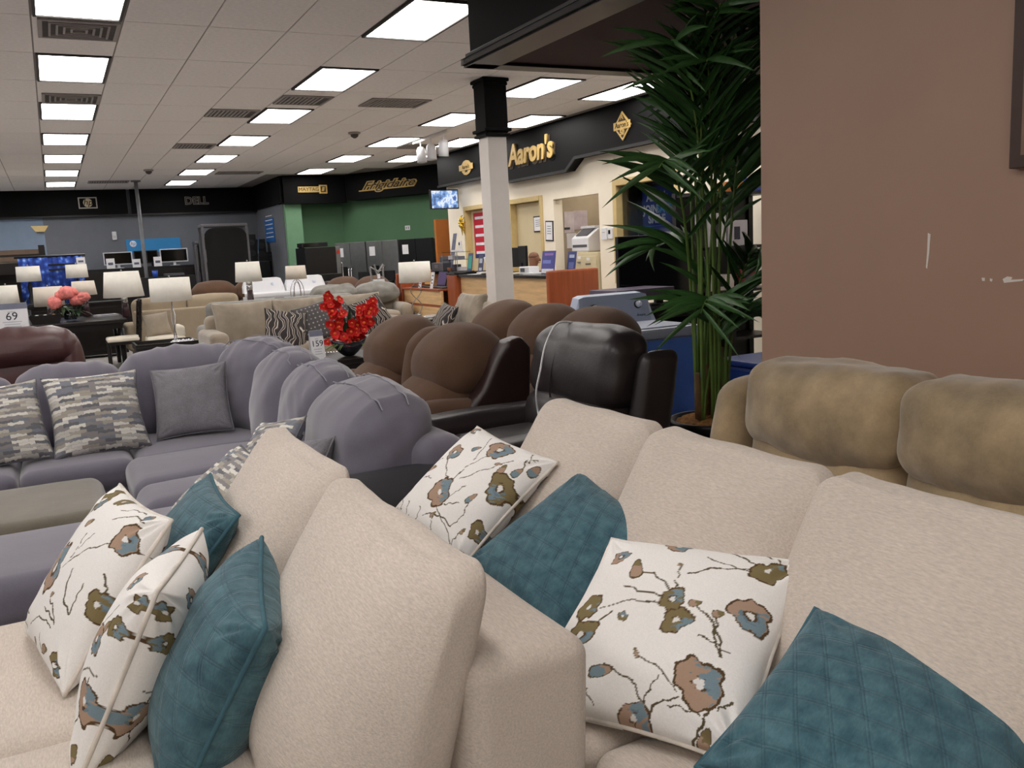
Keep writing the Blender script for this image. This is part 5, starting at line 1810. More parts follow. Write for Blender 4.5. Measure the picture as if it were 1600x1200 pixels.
# maytag plate on the green alcove fascia (face Y = 19.92)
a, b = at(465, 296, Y=19.92), at(511, 296, Y=19.92)
t = thing('fascia_sign', 'gold plate sign with square emblem above the green pillar', 'sign', ((a.x + b.x) / 2, 19.915, 2.99))
w = (b.x - a.x)
MB().box(-w / 2, w * .27, -.014, 0, -.065, .065).build('plate', m_gold, t, bevel=.004)
text('letters', 'MAYTAG', .115, m_golddark, t, (-w * .13, -.016, 0), FACE_NY, extrude=.002)
MB().box(w * .22, w / 2, -.018, 0, -.1, .1).build('emblem_frame', m_gold, t, bevel=.02)
MB().box(w * .27, w * .45, -.02, -.017, -.065, .065).build('emblem_inlay', m_golddark, t)
MB().prism([(w * .3, -.04), (w * .34, .05), (w * .42, .05), (w * .38, -.04)], -.023, -.02, 'y').build('emblem_mark', m_gold, t)
# script sign on the angled fascia
ang = math.atan2(gd.y, gd.x)
p = G0 + gd * 1.25 + gn * .004
t = thing('fascia_sign', 'long gold script appliance sign on the angled black fascia', 'sign', (p.x, p.y, 2.99), ang)
for nm_, mt_, yy_, bo_ in (('letters_outline', m_gold, -.004, .022), ('letters', m_golddark, -.014, 0)):
    text(nm_, 'Frigidaire', .24, mt_, t, (0, yy_, 0), FACE_NY, extrude=.004, shear=.5, bold=bo_, spacing=.95).scale = (1.75, 1, 1)
MB().box(-.85, .75, -.012, 0, -.1, -.075).build('underline', m_gold, t)

# window poster behind the glass
t = thing('window_poster', 'blue poster reading join save smile behind the office window', 'poster', (WX + .12, 9.5, 1.72))
m_poster = M('poster_blue', (34, 58, 150), .6, .15, 2)
MB().box(0, .004, -.33, .33, -.5, .46).build('sheet', m_poster, t)
tw, tcy = M('poster_white', (232, 236, 245), .6), M('poster_cyan', (80, 180, 225), .6)
for body, y, z, s, m in (('JOIN.', .13, .16, .15, tw), ('SAVE.', -.17, .16, .15, tcy), ('SMILE.', .0, .03, .15, tw), ("Aaron's", 0, .32, .15, tw)):
    text('poster_lettering', body, s, m, t, (-.003, y, z), (PI / 2, 0, -PI / 2), extrude=.0008, bold=.006)
MB().box(-.002, 0, -.28, .28, -.06, -.055).build('rule_line', tcy, t)
for z in (-.16, -.21, -.26): MB().box(-.002, 0, -.28, -.04, z, z + .022).build('print_line', tw, t)
MB().box(-.002, 0, .02, .16, -.42, -.24).build('phone_picture', tw, t)
MB().box(-.003, -.002, .03, .15, -.24, -.14).build('phone_dark', m_ink, t)
MB().box(-.002, 0, -.24, -.08, -.42, -.35).build('green_button', M('poster_green', (90, 180, 80), .6), t)
MB().box(-.002, 0, .2, .28, -.25, -.2).build('thumb_mark', tw, t)

# red job poster on door, foil bow, certificates, switches
t = thing('door_poster', 'red poster with white lines on the far office door', 'poster', (WX + .085, 14.74, 1.72))
MB().box(0, .004, -.38, .4, -.42, .42).build('sheet', M('poster_red', (196, 34, 60), .6, .08), t)
for k in range(5): MB().box(-.002, 0, -.3, .34, .3 - .16 * k, .35 - .16 * k).build('print_line', tw, t)
MB().box(-.002, .0, -.38, .4, -.42, -.34).build('blue_band', M('poster_navy', (48, 52, 110), .6), t)
t = thing('foil_bow', 'gold foil bow stuck on the far door frame', 'bow', (WX - .03, 15.33, 1.98))
m_foil = M('gold_foil', (225, 190, 70), .15, .2, 20, metal=.9)
for k in range(8):
    a = 2 * PI * k / 8
    pts = [Vector((-.02 - .05 * math.sin(s * PI), .11 * s * math.cos(a), .14 * s * math.sin(a))) for s in np.linspace(0, 1, 6)]
    MB().tube(pts, [.01, .02, .025, .022, .015, .006], 6).build('loop', m_foil, t, True)
for s in (-1, 1):
    MB().tube([(-.02, 0, 0), (-.03, s * .04, -.12), (-.015, s * .06, -.24)], [.01, .018, .004], 6).build('tail', m_foil, t, True)
def framed(label, y, z, w, h, x=WX, tilt=0):
    t = thing('framed_certificate', label, 'certificate', (x - .012, y, z), 0, 'framed certificates', rot=(tilt, 0, 0))
    MB().box(0, .012, -w / 2, w / 2, -h / 2, h / 2).build('frame', m_black, t, bevel=.003)
    MB().box(-.002, 0, -w / 2 + .02, w / 2 - .02, -h / 2 + .02, h / 2 - .02).build('sheet', m_paper, t)
    for k in range(4): MB().box(-.003, -.002, -w * .25, w * .25, h * (.22 - .12 * k), h * (.25 - .12 * k)).build('print_line', M('tag_print', (96, 100, 120)), t)
framed('black framed certificate on the wall between door and niche', 12.15, 1.7, .24, .32, tilt=.05)
framed('black framed notice on the cream office door', 12.66, 1.83, .3, .26, WX + .09)
def switch(label, y, z, w=.11, h=.15, scr=True):
    t = thing('thermostat', label, 'thermostat', (WX, y, z), 0, 'wall thermostats')
    MB().box(-.028, -.001, -w / 2, w / 2, -h / 2, h / 2).build('housing', m_white, t, bevel=.006)
    if scr: MB().box(-.03, -.028, -w * .1, w * .35, -h * .05, h * .32).build('screen', m_screen, t)
    else: MB().box(-.03, -.028, -w * .3, w * .3, h * .1, h * .14).build('slot', m_steel, t)
switch('white thermostat left of the far office door', 15.6, 1.57)
switch('white alarm keypad right of the filing niche', 10.58, 1.6, .12, .17, False)
switch('white thermostat left of the office window', 10.42, 1.6)

# filing cabinets and printer in the niche
m_file = M('putty_steel', (206, 194, 160), .5, .03)
def filing(label, y, h=1.36, x=7.2):
    t = thing('filing_cabinet', label, 'filing cabinet', (x, y, 0), 0, 'filing cabinets in the niche')
    MB().box(0, .62, -.23, .23, .02, h).build('body', m_file, t, bevel=.006)
    n = 4
    for k in range(n):
        z0 = .05 + (h - .08) * k / n
        d = MB().box(-.018, .0, -.21, .21, z0, z0 + (h - .08) / n - .02).build('drawer', m_file, t, bevel=.004)
        zc = z0 + (h - .08) / n * .55
        MB().box(-.03, -.018, -.06, .06, zc, zc + .02).build('handle', m_steel, d)
        MB().box(-.022, -.018, -.04, .04, zc + .06, zc + .1).build('label_holder', m_paper, d)
    return t
filing('putty filing cabinet under the printer in the niche', 11.46)
filing('putty filing cabinet at the right side of the niche', 10.98, 1.34, 7.05)
t = thing('office_printer', 'white office printer on the filing cabinet in the niche', 'printer', (7.46, 11.48, 1.361))
MB().prism([(-.25, 0), (-.25, .2), (-.05, .34), (.25, .34), (.25, 0)], -.24, .24, 'y').build('body', m_white, t, bevel=.015)
MB().prism([(-.22, .24), (-.06, .36), (-.04, .36), (-.2, .22)], -.16, .16, 'y').build('output_tray', M('printer_grey', (84, 84, 90)), t)
MB().box(-.1, .18, -.2, .2, .34, .38).build('scanner_lid', m_white, t, bevel=.01)
MB().box(-.254, -.25, -.2, .2, .06, .1).build('drawer_line', M('printer_grey', (84, 84, 90)), t)
o = box('binder_box', M('brown_binder', (112, 52, 36), .6), None, -.15, .15, -.12, .12, 0, .26, .006)
o.location = (7.5, 10.95, 1.341)
tag(o, 'brown binder box on the right filing cabinet', 'box')
t = thing('notice_board', 'cluster of white notices on the niche wall above the printer', 'notices', (7.6, 12.049, 1.74), PI / 2)
for k, (y, z, w, h, c) in enumerate(((.35, .12, .3, .5, (206, 196, 200)), (.0, .16, .42, .45, (196, 182, 190)), (.3, -.3, .3, .36, (222, 218, 222)), (-.05, -.28, .3, .28, (226, 220, 214)), (.42, -.02, .16, .05, (60, 56, 60)), (-.1, -.08, .22, .05, (66, 60, 62)), (-.3, -.2, .2, .2, (214, 130, 80)))):
    y, w, z, h = y * .62, w * .6, z * .7, h * .66
    MB().box(-.006 - .002 * k, .0, y - w / 2, y + w / 2, z - h / 2, z + h / 2).build('notice', M('notice_%d' % k, c, .7, .12, 8), t)

# wall monitor showing the shop cameras
t = thing('wall_television', 'wall mounted security monitor at the end of the cream wall', 'television', (6.72, 15.45, 2.43), .1)
MB().box(-.3, .3, -.03, .03, -.18, .18).build('bezel', m_black, t, bevel=.005)
def cctv():
    n = NT('camera_feed_picture')
    v = n.coord('Object')
    a = n.noise(v, 7, 3)
    c = n.ramp(a, [(.35, lin((20, 40, 84))), (.48, lin((110, 150, 205))), (.58, lin((220, 228, 240))), (.66, lin((60, 96, 160)))])
    n.b.inputs['Base Color'].default_value = (.02, .02, .02, 1)
    n.l(c, n.b.inputs['Emission Color'])
    n.b.inputs['Emission Strength'].default_value = 1.0
    return n.m
MB().box(-.28, .28, -.032, -.029, -.16, .16).build('screen', cctv(), t)
MB().tube([(.1, .03, 0), (.34, .08, .02)], .02, 8).build('wall_arm', m_black, t)

# orange door surround and pale freezer behind the wall end
t = thing('orange_surround', 'orange door surround with cream inner casing by the green wall', 'door frame', (0, 0, 0))
m_or = M('orange_laminate', (188, 112, 52), .5, .06)
p0, p1 = at(679, 343, Y=16.9), at(690, 400, Y=16.9)
xl = p0.x
MB().box(xl, xl + .36, 16.86, 16.95, 0, p0.z).build('panel', m_or, t)
MB().box(xl + .36, xl + .75, 16.86, 16.95, p0.z - .5, p0.z).build('panel', m_or, t)
MB().box(xl + .36, xl + .43, 16.84, 16.97, 0, p0.z - .5).build('casing', m_trimw, t)
MB().box(xl + .36, xl + .75, 16.84, 16.97, p0.z - .56, p0.z - .5).build('casing', m_trimw, t)
fz = thing('upright_freezer', 'pale mint upright freezer inside the orange surround', 'freezer', (xl + .6, 17.25, 0))
MB().box(-.25, .25, -.25, .2, .02, 1.6).build('body', M('mint_white', (208, 222, 212), .4), fz, bevel=.012)
MB().box(-.25, .25, -.31, -.255, .04, 1.59).build('door', M('mint_white', (208, 222, 212)), fz, bevel=.012)
MB().tube([(-.2, -.33, .9), (-.2, -.33, 1.3)], .012, 6).build('handle', m_steel, fz)
soft('bag', m_white, fz, (0, 0, 1.68), (.36, .3, .16), .07, (.02, .02, .02), .01, 5)

# ---- refrigerators along the angled green wall
m_ss = M('dark_stainless', (122, 124, 124), .35, .06, 12, metal=.55)
m_bkf = M('black_appliance', (20, 21, 23), .3, .08)
def fridge(label, s, mat, w=.9, h=1.76, disp=True, tagc=True):
    p = G0 + gd * s - gn * .28 + gn * .38
    t = thing('refrigerator', label, 'refrigerator', (p.x, p.y, 0), ang, 'refrigerators along the green wall')
    MB().box(-w / 2, w / 2, -.3, .32, .02, h - .02).build('body', m_bkf, t, bevel=.008)
    for sg in (-1, 1):
        x0, x1 = (-w / 2, -.004) if sg < 0 else (.004, w / 2)
        d = MB().box(x0, x1, -.37, -.305, .04, h).build('door', mat, t, bevel=.012)
        MB().tube([(sg * .04, -.37, .55), (sg * .04, -.42, .6), (sg * .04, -.42, 1.15), (sg * .04, -.37, 1.2)], .016, 8).build('handle', m_chrome, d, True)
    if disp:
        MB().box(-w * .36, -w * .12, -.376, -.368, .9, 1.22).build('dispenser', m_black, t, bevel=.004)
        MB().box(-w * .32, -w * .16, -.379, -.376, .94, 1.0).build('drip_tray', m_steel, t)
    if tagc:
        MB().box(-w * .4, -w * .22, -.374, -.37, h - .32, h - .12).build('price_sheet', m_paper, t)
    return t
fridge('dark stainless side-by-side refrigerator nearest the green pillar', .4, m_ss)
fridge('dark stainless refrigerator in the middle of the green wall', 1.34, m_ss)
fridge('black side-by-side refrigerator before the orange surround', 2.28, m_bkf)
bf = thing('black_refrigerator', 'tall black refrigerator side-on beside the green pillar', 'refrigerator', (5.1, 18.75, 0))
MB().box(-.36, .3, -.4, .4, .02, 1.68).build('body', m_bkf, bf, bevel=.01)
MB().box(.3, .4, -.4, .4, .04, 1.68).build('door', m_ss, bf, bevel=.012)
MB().tube([(.42, -.3, .7), (.45, -.3, .75), (.45, -.3, 1.3), (.42, -.3, 1.35)], .014, 6).build('handle', m_chrome, bf, True)
MB().lathe([(.04, 0), (.035, .01), (.0001, .014)], 12).xf(Matrix.Translation((.35, -.402, 1.56)) @ Matrix.Rotation(PI / 2, 4, 'X')).build('red_sticker', M('red_sticker', (200, 50, 36), .5), bf)
mw = thing('black_microwave', 'black microwave lying on the tall black refrigerator', 'microwave', (4.98, 18.7, 1.681))
MB().box(-.26, .3, -.2, .2, .01, .1).build('housing', m_black, mw, bevel=.008)
MB().box(-.22, .1, -.204, -.2, .02, .09).build('door', m_screen, mw)
MB().box(-.24, -.2, -.16, .16, 0, .01).build('foot', m_black, mw)
rg = thing('black_range', 'black glass-door range in front of the refrigerators', 'range', (5.9, 17.4, 0), -.5)
MB().box(-.38, .38, -.33, .33, .04, .92).build('body', m_bkf, rg, bevel=.008)
MB().box(-.38, .38, .2, .33, .92, 1.12).build('control_panel', m_bkf, rg, bevel=.008)
MB().box(-.34, .34, -.345, -.33, .2, .75).build('oven_door', m_screen, rg, bevel=.004)
MB().tube([(-.3, -.39, .78), (.3, -.39, .78)], .014, 8).build('handle', m_steel, rg)
for k in range(4): MB().lathe([(.08, 0), (.08, .008)], 14, ((k % 2 - .5) * .36, (k // 2 - .6) * .28, .92)).build('burner', m_black, rg)
rg2 = copy_tree(rg)
rg2['label'] = 'black range with shiny top beside the tall black refrigerator'
rg2.location = (4.95, 17.6, 0); rg2.rotation_euler = (0, 0, 0)
t = thing('wall_outlet', 'white outlet plate on the green wall above the refrigerators', 'outlet')
po = at(600, 356, X=0.001 + 7.0)
q = G0 + gd * 1.45 - gn * .345
MB().box(-.07, .07, -.008, 0, -.05, .05).build('plate', m_white, t, bevel=.003)
for x in (-.03, .03): MB().box(x - .015, x + .015, -.01, -.008, -.025, .025).build('socket', m_steel, t)
t.location = (q.x, q.y, 2.02); t.rotation_euler = (0, 0, ang)

# ================================================================ FAR BACK: electronics, beds, sofas
# white washers
def white_washer(label, x, y):
    t = thing('white_washer', label, 'washer', (x, y, 0), 0, 'white washers in the middle of the shop')
    MB().box(-.35, .35, -.34, .36, .02, .86).build('body', m_white, t, bevel=.012)
    MB().box(-.35, .35, -.36, .2, .86, .93).build('top_deck', m_white, t, bevel=.02)
    MB().box(-.3, .3, -.355, -.345, .1, .78).build('front_panel', m_white, t, bevel=.004)
    mb = console(m_white, t)
    mb.V = [(a * .97, b, c + .08) for a, b, c in mb.V]
    mb.build('console', m_white, t)
    dial(.15, .04, t, 1.05)
    return t
white_washer('white washer left of the pair, behind the drum lamp with aubergine base', 3.22, 15.2)
white_washer('white washer right of the pair, behind the chrome ring lamp', 3.95, 15.2)

recliner_sofa('brown_recliner', 'pair of brown recliner backs right of the white washers', (4.9, 15.9, 0), -.9, m_brown, m_brleather, [(.66, 's'), (.66, 's')], 1.8, 1.06)
fs = thing('grey_rumpled_sofa', 'grey sofa with rumpled fluffy cushions right of the brown recliners', 'sofa', (4.42, 13.95, 0), -.12)
soft('base', m_taupe, fs, (0, 0, .25), (1.5, .9, .4), .06, wr=.004, seed=301)
m_gplush = fabric_mat('grey_plush', (140, 138, 132), .2, 8, (100, 100, 100), .1)
soft('back_frame', m_taupe, fs, (0, .36, .62), (1.5, .2, .5), .08, wr=.006, seed=302)
for k in (-1, 1):
    soft('back_cushion', m_gplush, fs, (k * .36, .2, .84), (.72, .36, .3), .14, (.02, .03, .03), .03, 303 + k, k=6, m=12, freq=16)
    soft('arm', m_taupe, fs, (k * .72, 0, .5), (.2, .86, .3), .08, (.01, .01, .02), .005, 306 + k)
soft('seat_cushion', m_taupe, fs, (0, -.1, .48), (1.2, .7, .14), .06, (.01, .01, .02), .004, 308)
recliner_sofa('far_brown_sofa', 'far brown sofa with two rounded backs before the black draped rack', (3.3, 18.6, 0), 0, m_brown, m_brown, [(.85, 's'), (.85, 's')], 2.1, 1.08)

tn = thing('tan_sofa', 'tan linen sofa seen from behind with loose back cushions', 'sofa', (1.78, 14.6, 0), PI)
soft('back_panel', m_tan, tn, (0, .42, .45), (1.56, .14, .74), .03, wr=.002, seed=311)
soft('base', m_tan, tn, (0, 0, .22), (1.6, .86, .34), .05, wr=.002, seed=312)
for k in (-1, 1):
    soft('back_cushion', m_tan, tn, (k * .39, .26, .76), (.78, .2, .44), .07, (.01, .02, .03), .012, 313 + k, k=5, m=10)
    soft('seat_cushion', m_tan, tn, (k * .36, -.1, .44), (.7, .66, .14), .05, (.01, .01, .02), .003, 315 + k)
    soft('arm', m_tan, tn, (k * .8, 0, .42), (.2, .84, .4), .06, (.01, .01, .01), .003, 317 + k)

# dining set on the left with flowers, tray and lamp
dt = thing('dining_table', 'dark wood dining table carrying flowers, tray and lamps', 'dining table', (.15, 14.15, 0))
MB().box(-.95, .72, -.6, .95, .71, .76).build('top', m_blackw, dt, bevel=.012)
MB().box(-.85, .62, -.5, .85, .62, .71).build('apron', m_blackw, dt)
for sx in (-.86, .63):
    for sy in (-.5, .85): MB().lathe([(.03, 0), (.045, .62)], 10, (sx, sy, 0)).build('leg', m_blackw, dt, True)
def dining_chair(label, loc, rz):
    t = thing('dining_chair', label, 'dining chair', loc, rz, 'dark dining chairs')
    for sx in (-.2, .2):
        MB().tube([(sx, -.2, 0), (sx, -.2, .44)], .02, 6).build('leg', m_blackw, t)
        MB().tube([(sx, .2, 0), (sx, .2, .46), (sx, .26, 1.0)], .022, 6).build('leg', m_blackw, t)
    MB().box(-.22, .22, -.22, .22, .42, .46).build('seat_frame', m_blackw, t)
    soft('seat_cushion', M('cream_seat', (214, 206, 190), .8), t, (0, 0, .485), (.44, .44, .06), .028, (0, 0, .015), 0)
    for z in (.6, .72, .84, .96): MB().box(-.2, .2, .2 + (z - .46) * .11, .225 + (z - .46) * .11, z, z + .07).build('back_slat', m_blackw, t)
    return t
dining_chair('dark slat-back dining chair with cream seat right of the table', (.78, 13.4, 0), -PI / 2)
bn = thing('cream_bench', 'cream upholstered bench with curved arm beside the dining chair', 'bench', (1.3, 13.1, 0))
soft('seat', M('cream_seat', (214, 206, 190)), bn, (0, 0, .45), (.5, .5, .1), .04, (0, 0, .01), .002)
for sx in (-.2, .2):
    for sy in (-.2, .2): MB().tube([(sx, sy, 0), (sx, sy, .42)], .02, 6).build('leg', m_aub, bn)
soft('arm', M('cream_seat', (214, 206, 190)), bn, (.2, 0, .56), (.1, .46, .16), .04, wr=.002)
throw_pillow('fur_pillow', 'brown grey plush pillow on the bench before the tan sofa', (1.22, 13.2, .66), (1, 0, .1), (0, -.9, .4), .34, .14, 'plain', 51, mat=m_taupe)
for (cx, cy, z0, lab, kind, top, bot, wb, wt, Y, mt) in (
    (194, 0, .762, 'ivory tapered lamp on aubergine base at the table end', 'column', 424, 464, 60, 50, 13.95, m_shade),
    (132, 0, .762, 'beige tapered lamp above the pink flowers', 'column', 439, 461, 37, 32, 14.95, m_shade2),
    (78, 0, .762, 'wide beige lamp behind the tray on the dining table', 'column', 448, 478, 44, 41, 14.95, m_shade2)):
    lamp_px(lab, cx, top, bot, wb, wt, Y, z0, kind, mt)
cb = thing('console_cabinet', 'black console behind the dining table under two small lamps', 'console', (0, 16.3, 0))
MB().box(-1.3, 1.0, -.25, .25, .05, .9).build('body', m_blackw, cb, bevel=.006)
for x in (-1.2, .9): MB().box(x - .04, x + .04, -.2, .2, 0, .05).build('foot', m_blackw, cb)
for k in range(3): MB().box(-1.25 + .76 * k, -.55 + .76 * k, -.262, -.25, .12, .84).build('door', m_blackw, cb, bevel=.004)
MB().box(-1.32, 1.02, -.27, .27, .9, .93).build('top', m_blackw, cb)
lamp_px('small white drum lamp with price card on a black turned base', 46, 416, 440, 35, 33, 16.3, .931, 'turned')
lamp_px('small white drum lamp before the blue printed bedspread', 121, 413, 434, 32, 30, 16.3, .931, 'turned')
lamp_px('ivory drum lamp cut by the left picture edge', 12, 446, 474, 34, 32, 13.8, .762, 'column')
lamp_px('ivory tapered lamp on aubergine base before the white washers', 389, 409, 440, 41, 36, 13.2, .72, 'column')
lamp_px('small beige drum lamp on chrome rings before the white washers', 463, 415, 436, 33, 30, 12.9, .75, 'rings', m_shade2)
cs = thing('sofa_table', 'narrow dark console behind the taupe sofa under two lamps', 'console', (3.1, 13.0, 0))
MB().box(-.75, .8, -.18, .32, .68, .72).build('top', m_blackw, cs, bevel=.004)
MB().box(.35, .75, -.14, .04, .72, .749).build('riser', m_blackw, cs)
for sx in (-.7, .75):
    for sy in (-.14, .28): MB().box(sx - .025, sx + .025, sy - .025, sy + .025, 0, .68).build('leg', m_blackw, cs)
gf = thing('picture_frame', 'small plum photo frame beside the aubergine lamp', 'photo frame', (2.95, 13.1, .721))
MB().box(-.07, .07, -.012, .012, 0, .2).xf(Matrix.Rotation(-.2, 4, 'X')).build('frame', m_aub, gf, bevel=.004)
MB().box(-.05, .05, -.0135, -.012, .02, .18).xf(Matrix.Rotation(-.2, 4, 'X')).build('picture', M('mauve_print', (130, 96, 104), .5), gf)
bk = thing('grey_sofa_back', 'pale grey sofa crest showing above the taupe sofa back', 'sofa', (2.7, 12.2, 0), PI)
soft('base', m_gplush, bk, (0, 0, .25), (2.0, .8, .42), .06, wr=.004, seed=321)
soft('back_frame', m_gplush, bk, (0, .34, .62), (2.0, .2, .7), .09, wr=.006, seed=322)
for k in (-1, 1): soft('arm', m_gplush, bk, (k * .95, 0, .45), (.2, .8, .4), .08, wr=.004, seed=323)

# white boxes with silver arms on a black pedestal, beside the counter
sl = thing('silver_lamp', 'silver angular lamp with white block base beside the display unit', 'lamp', (5.0, 14.6, .74))
MB().box(-.1, .1, -.08, .08, 0, .3).build('block_base', m_white, sl, bevel=.006)
for (x0, z0, x1, z1) in ((-.1, .0, -.14, .52), (-.14, .52, .0, .44), (.0, .3, -.06, .56), (.0, .42, .1, .56), (.09, .0, .09, .5), (0, .44, .12, .54)):
    MB().tube([(x0, -.05, z0 + .0), (x1, -.05, z1)], .016, 6).build('arm', m_steel, sl)
MB().box(-.03, .02, -.09, -.085, .32, .4).build('hang_tag', m_paper, sl)
pd = thing('pedestal_table', 'black pedestal under the silver angular lamp', 'table', (5.0, 14.6, 0))
MB().box(-.25, .25, -.25, .25, .7, .74).build('top', m_blackw, pd, bevel=.006)
MB().box(-.2, .2, -.2, .2, 0, .7).build('column', m_blackw, pd)

# flowers in a glass vase, tray of eggs, price sign
fv = thing('peony_vase', 'pink peony bouquet in a clear glass vase on the dining table', 'flower vase', (at(108, 480, Y=13.95).x, 13.95, .762))
m_clear = m_glass
MB().lathe([(.06, 0), (.08, .02), (.09, .1), (.05, .16), (.045, .16), (.085, .1), (.075, .025), (.0001, .02)], 20).build('vase', m_clear, fv, True)
m_peony = M('pink_peony', (236, 136, 130), .7, .25, 18)
for k, (x, z, r) in enumerate(((-.17, .27, .095), (-.02, .4, .1), (.11, .3, .095), (.2, .33, .08), (.08, .4, .065), (-.1, .36, .06))):
    fl = soft('peony_bloom', m_peony, fv, (x, -.03 + .02 * (k % 3), z), (2 * r, 2 * r, 1.7 * r), r * .8, wr=.02, seed=400 + k, freq=48)
    MB().tube([(x, -.02, z - r * .8), (x * .3, 0, .03)], .005, 5).build('stem', m_leaf, fv)
rl_ = random.Random(5)
for k in range(22):
    a = rl_.uniform(0, 2 * PI); L = rl_.uniform(.12, .24)
    V = []
    bx, bz = rl_.uniform(-.08, .14), rl_.uniform(.12, .22)
    for s in np.linspace(0, 1, 5):
        w = .025 * math.sin(PI * min(1, s + .05))
        x, y, z = bx + math.cos(a) * L * s, math.sin(a) * L * s, bz + .04 * s - .12 * s * s
        V += [(x - math.sin(a) * w, y + math.cos(a) * w, z), (x + math.sin(a) * w, y - math.cos(a) * w, z)]
    MB().add(V, [(2 * i, 2 * i + 1, 2 * i + 3, 2 * i + 2) for i in range(4)]).build('leaf', m_leaf, fv, True)
ty = thing('deep_tray', 'dark bowl-like tray on the dining table left of the peonies', 'tray', (at(69, 480, Y=13.85).x, 13.85, .762))
mb = MB().prism([(-.17, 0), (-.21, .12), (-.195, .12), (-.16, .015), (.16, .015), (.195, .12), (.21, .12), (.17, 0)], -.12, .12, 'y')
mb.build('shell', m_blackw, ty)
for y in (-.12, .12): MB().prism([(-.17, 0), (-.21, .12), (.21, .12), (.17, 0)], y - .006, y + .006, 'y').build('side', m_blackw, ty)
for k, (x, r, m, lab) in enumerate(((-.105, .048, m_paper, 'white ceramic egg in the dark tray'), (.0, .048, m_paper, 'second white ceramic egg in the dark tray'), (.105, .048, m_gold, 'gold ball in the dark tray'))):
    o = obj('decorative_ball', soft_mesh('decorative_ball', 2 * r, 2 * r, 2.2 * r, r, wr=0), m)
    o.location = (ty.location.x + x, ty.location.y, .778 + 1.1 * r)
    tag(o, lab, 'ornament')
price_card('large white price sign reading 69 at the left edge', (at(17, 490, Y=9.9).x, 9.9, .902), -.1, .28, .29, "69", .11)
et = thing('end_table', 'dark tall end table hidden behind the oxblood sofa under the price sign', 'end table', (at(17, 490, Y=9.9).x, 9.98, 0))
MB().box(-.2, .3, -.25, .25, .86, .9).build('top', m_blackw, et)
for sx in (-.16, .26):
    for sy in (-.2, .2): MB().box(sx - .02, sx + .02, sy - .02, sy + .02, 0, .86).build('leg', m_blackw, et)
tb = thing('tablet_box', 'pale brochure lying on the dining table beside the aubergine lamp', 'brochure', (at(165, 487, Y=14.5).x, 14.5, .763), .2)
MB().box(-.15, .15, -.12, .12, 0, .03).build('sheet', M('pale_brochure', (170, 172, 178), .5), tb)
MB().box(-.08, .1, -.06, .03, .03, .0315).build('print_panel', M('slate_print', (80, 86, 110), .6), tb)

# bunk bed and blue printed bedspread
bb = thing('bunk_bed', 'dark bunk bed with cream mattress at the left far wall', 'bunk bed', (-1.1, 18.6, 0))
for x in (-1.0, .98):
    for y in (-.5, .5): MB().box(x - .05, x + .05, y - .05, y + .05, 0, 1.95).build('post', m_blackw, bb)
for z in (.35, 1.45): MB().box(-1.0, 1.0, -.52, -.47, z, z + .2).build('side_rail', m_blackw, bb)
for z in (1.68, 1.8): MB().box(-1.0, 1.0, -.52, -.48, z, z + .08).build('guard_rail', M('worn_wood', (112, 92, 76), .6), bb)
for z in (.5, 1.6): soft('mattress', M('cream_mattress', (206, 196, 178), .9), bb, (0, 0, z + .05), (1.9, .92, .2), .06, wr=.003)
MB().box(-.98, .98, .46, .5, .3, 1.9).build('back_panel', m_blackw, bb)
bs = thing('printed_bedspread', 'royal blue flower printed bedspread hung over a black rack', 'bedspread', (0, 17.2, 0))
a, b = at(27, 404, Y=17.2), at(128, 399, Y=17.2)
def blueprint():
    n = NT('blue_flower_print')
    v = n.coord('Object', (11, 11, 11))
    vo = n.n('ShaderNodeTexVoronoi')
    n.l(v, vo.inputs['Vector'])
    vo.inputs['Scale'].default_value = 1
    n.color(n.ramp(vo.outputs['Distance'], [(.0, lin((190, 205, 235))), (.22, lin((92, 130, 214))), (.42, lin((34, 74, 170))), (.7, lin((22, 50, 128)))]))
    n.b.inputs['Roughness'].default_value = .8
    return n.m
m_bp = blueprint()
n = 60
V, Fc = [], []
wd = b.x - a.x
for i in range(n + 1):
    x = a.x + wd * i / n
    y = .03 * math.sin(i * .9) + .012 * math.sin(i * 2.3)
    for (z, k) in ((a.z, .3), (1.3, .7), (.8, 1)): V.append((x, y * k, z))
    for (z, k) in ((.8, 1), (1.3, .7), (a.z, .3)): V.append((x, y * k + .02, z))
for i in range(n):
    for j in range(6):
        p_, q_ = i * 6 + j, i * 6 + (j + 1) % 6
        Fc.append((p_, p_ + 6, q_ + 6, q_))
MB().add(V, Fc).build('cloth', m_bp, bs, True)
MB().tube([(a.x - .05, .01, a.z + .015), (b.x + .05, .01, a.z + .015)], .02, 8).build('rail', m_black, bs)
for x in (a.x + .02, b.x - .02): MB().tube([(x, .06, 0), (x, .06, a.z + .01)], .02, 8).build('upright', m_black, bs)
for z in (1.56, 1.48): MB().box(a.x + .45, a.x + .9, -.06, -.045, z, z + .035).build('dark_slot', m_black, bs)

# light blue stub pillar with capital
t = struct(thing('wall_stub', None, None))
p = at(62, 355, Y=20.5)
MB().box(p.x - .07, p.x + .07, 20.43, 20.57, 0, p.z - .05).build('shaft', m_bluew, t)
MB().prism([(p.x - .08, p.z - .1), (p.x + .08, p.z - .1), (p.x + .16, p.z + .02), (p.x - .16, p.z + .02)], 20.34, 20.66, 'y').build('capital', m_trimw, t)

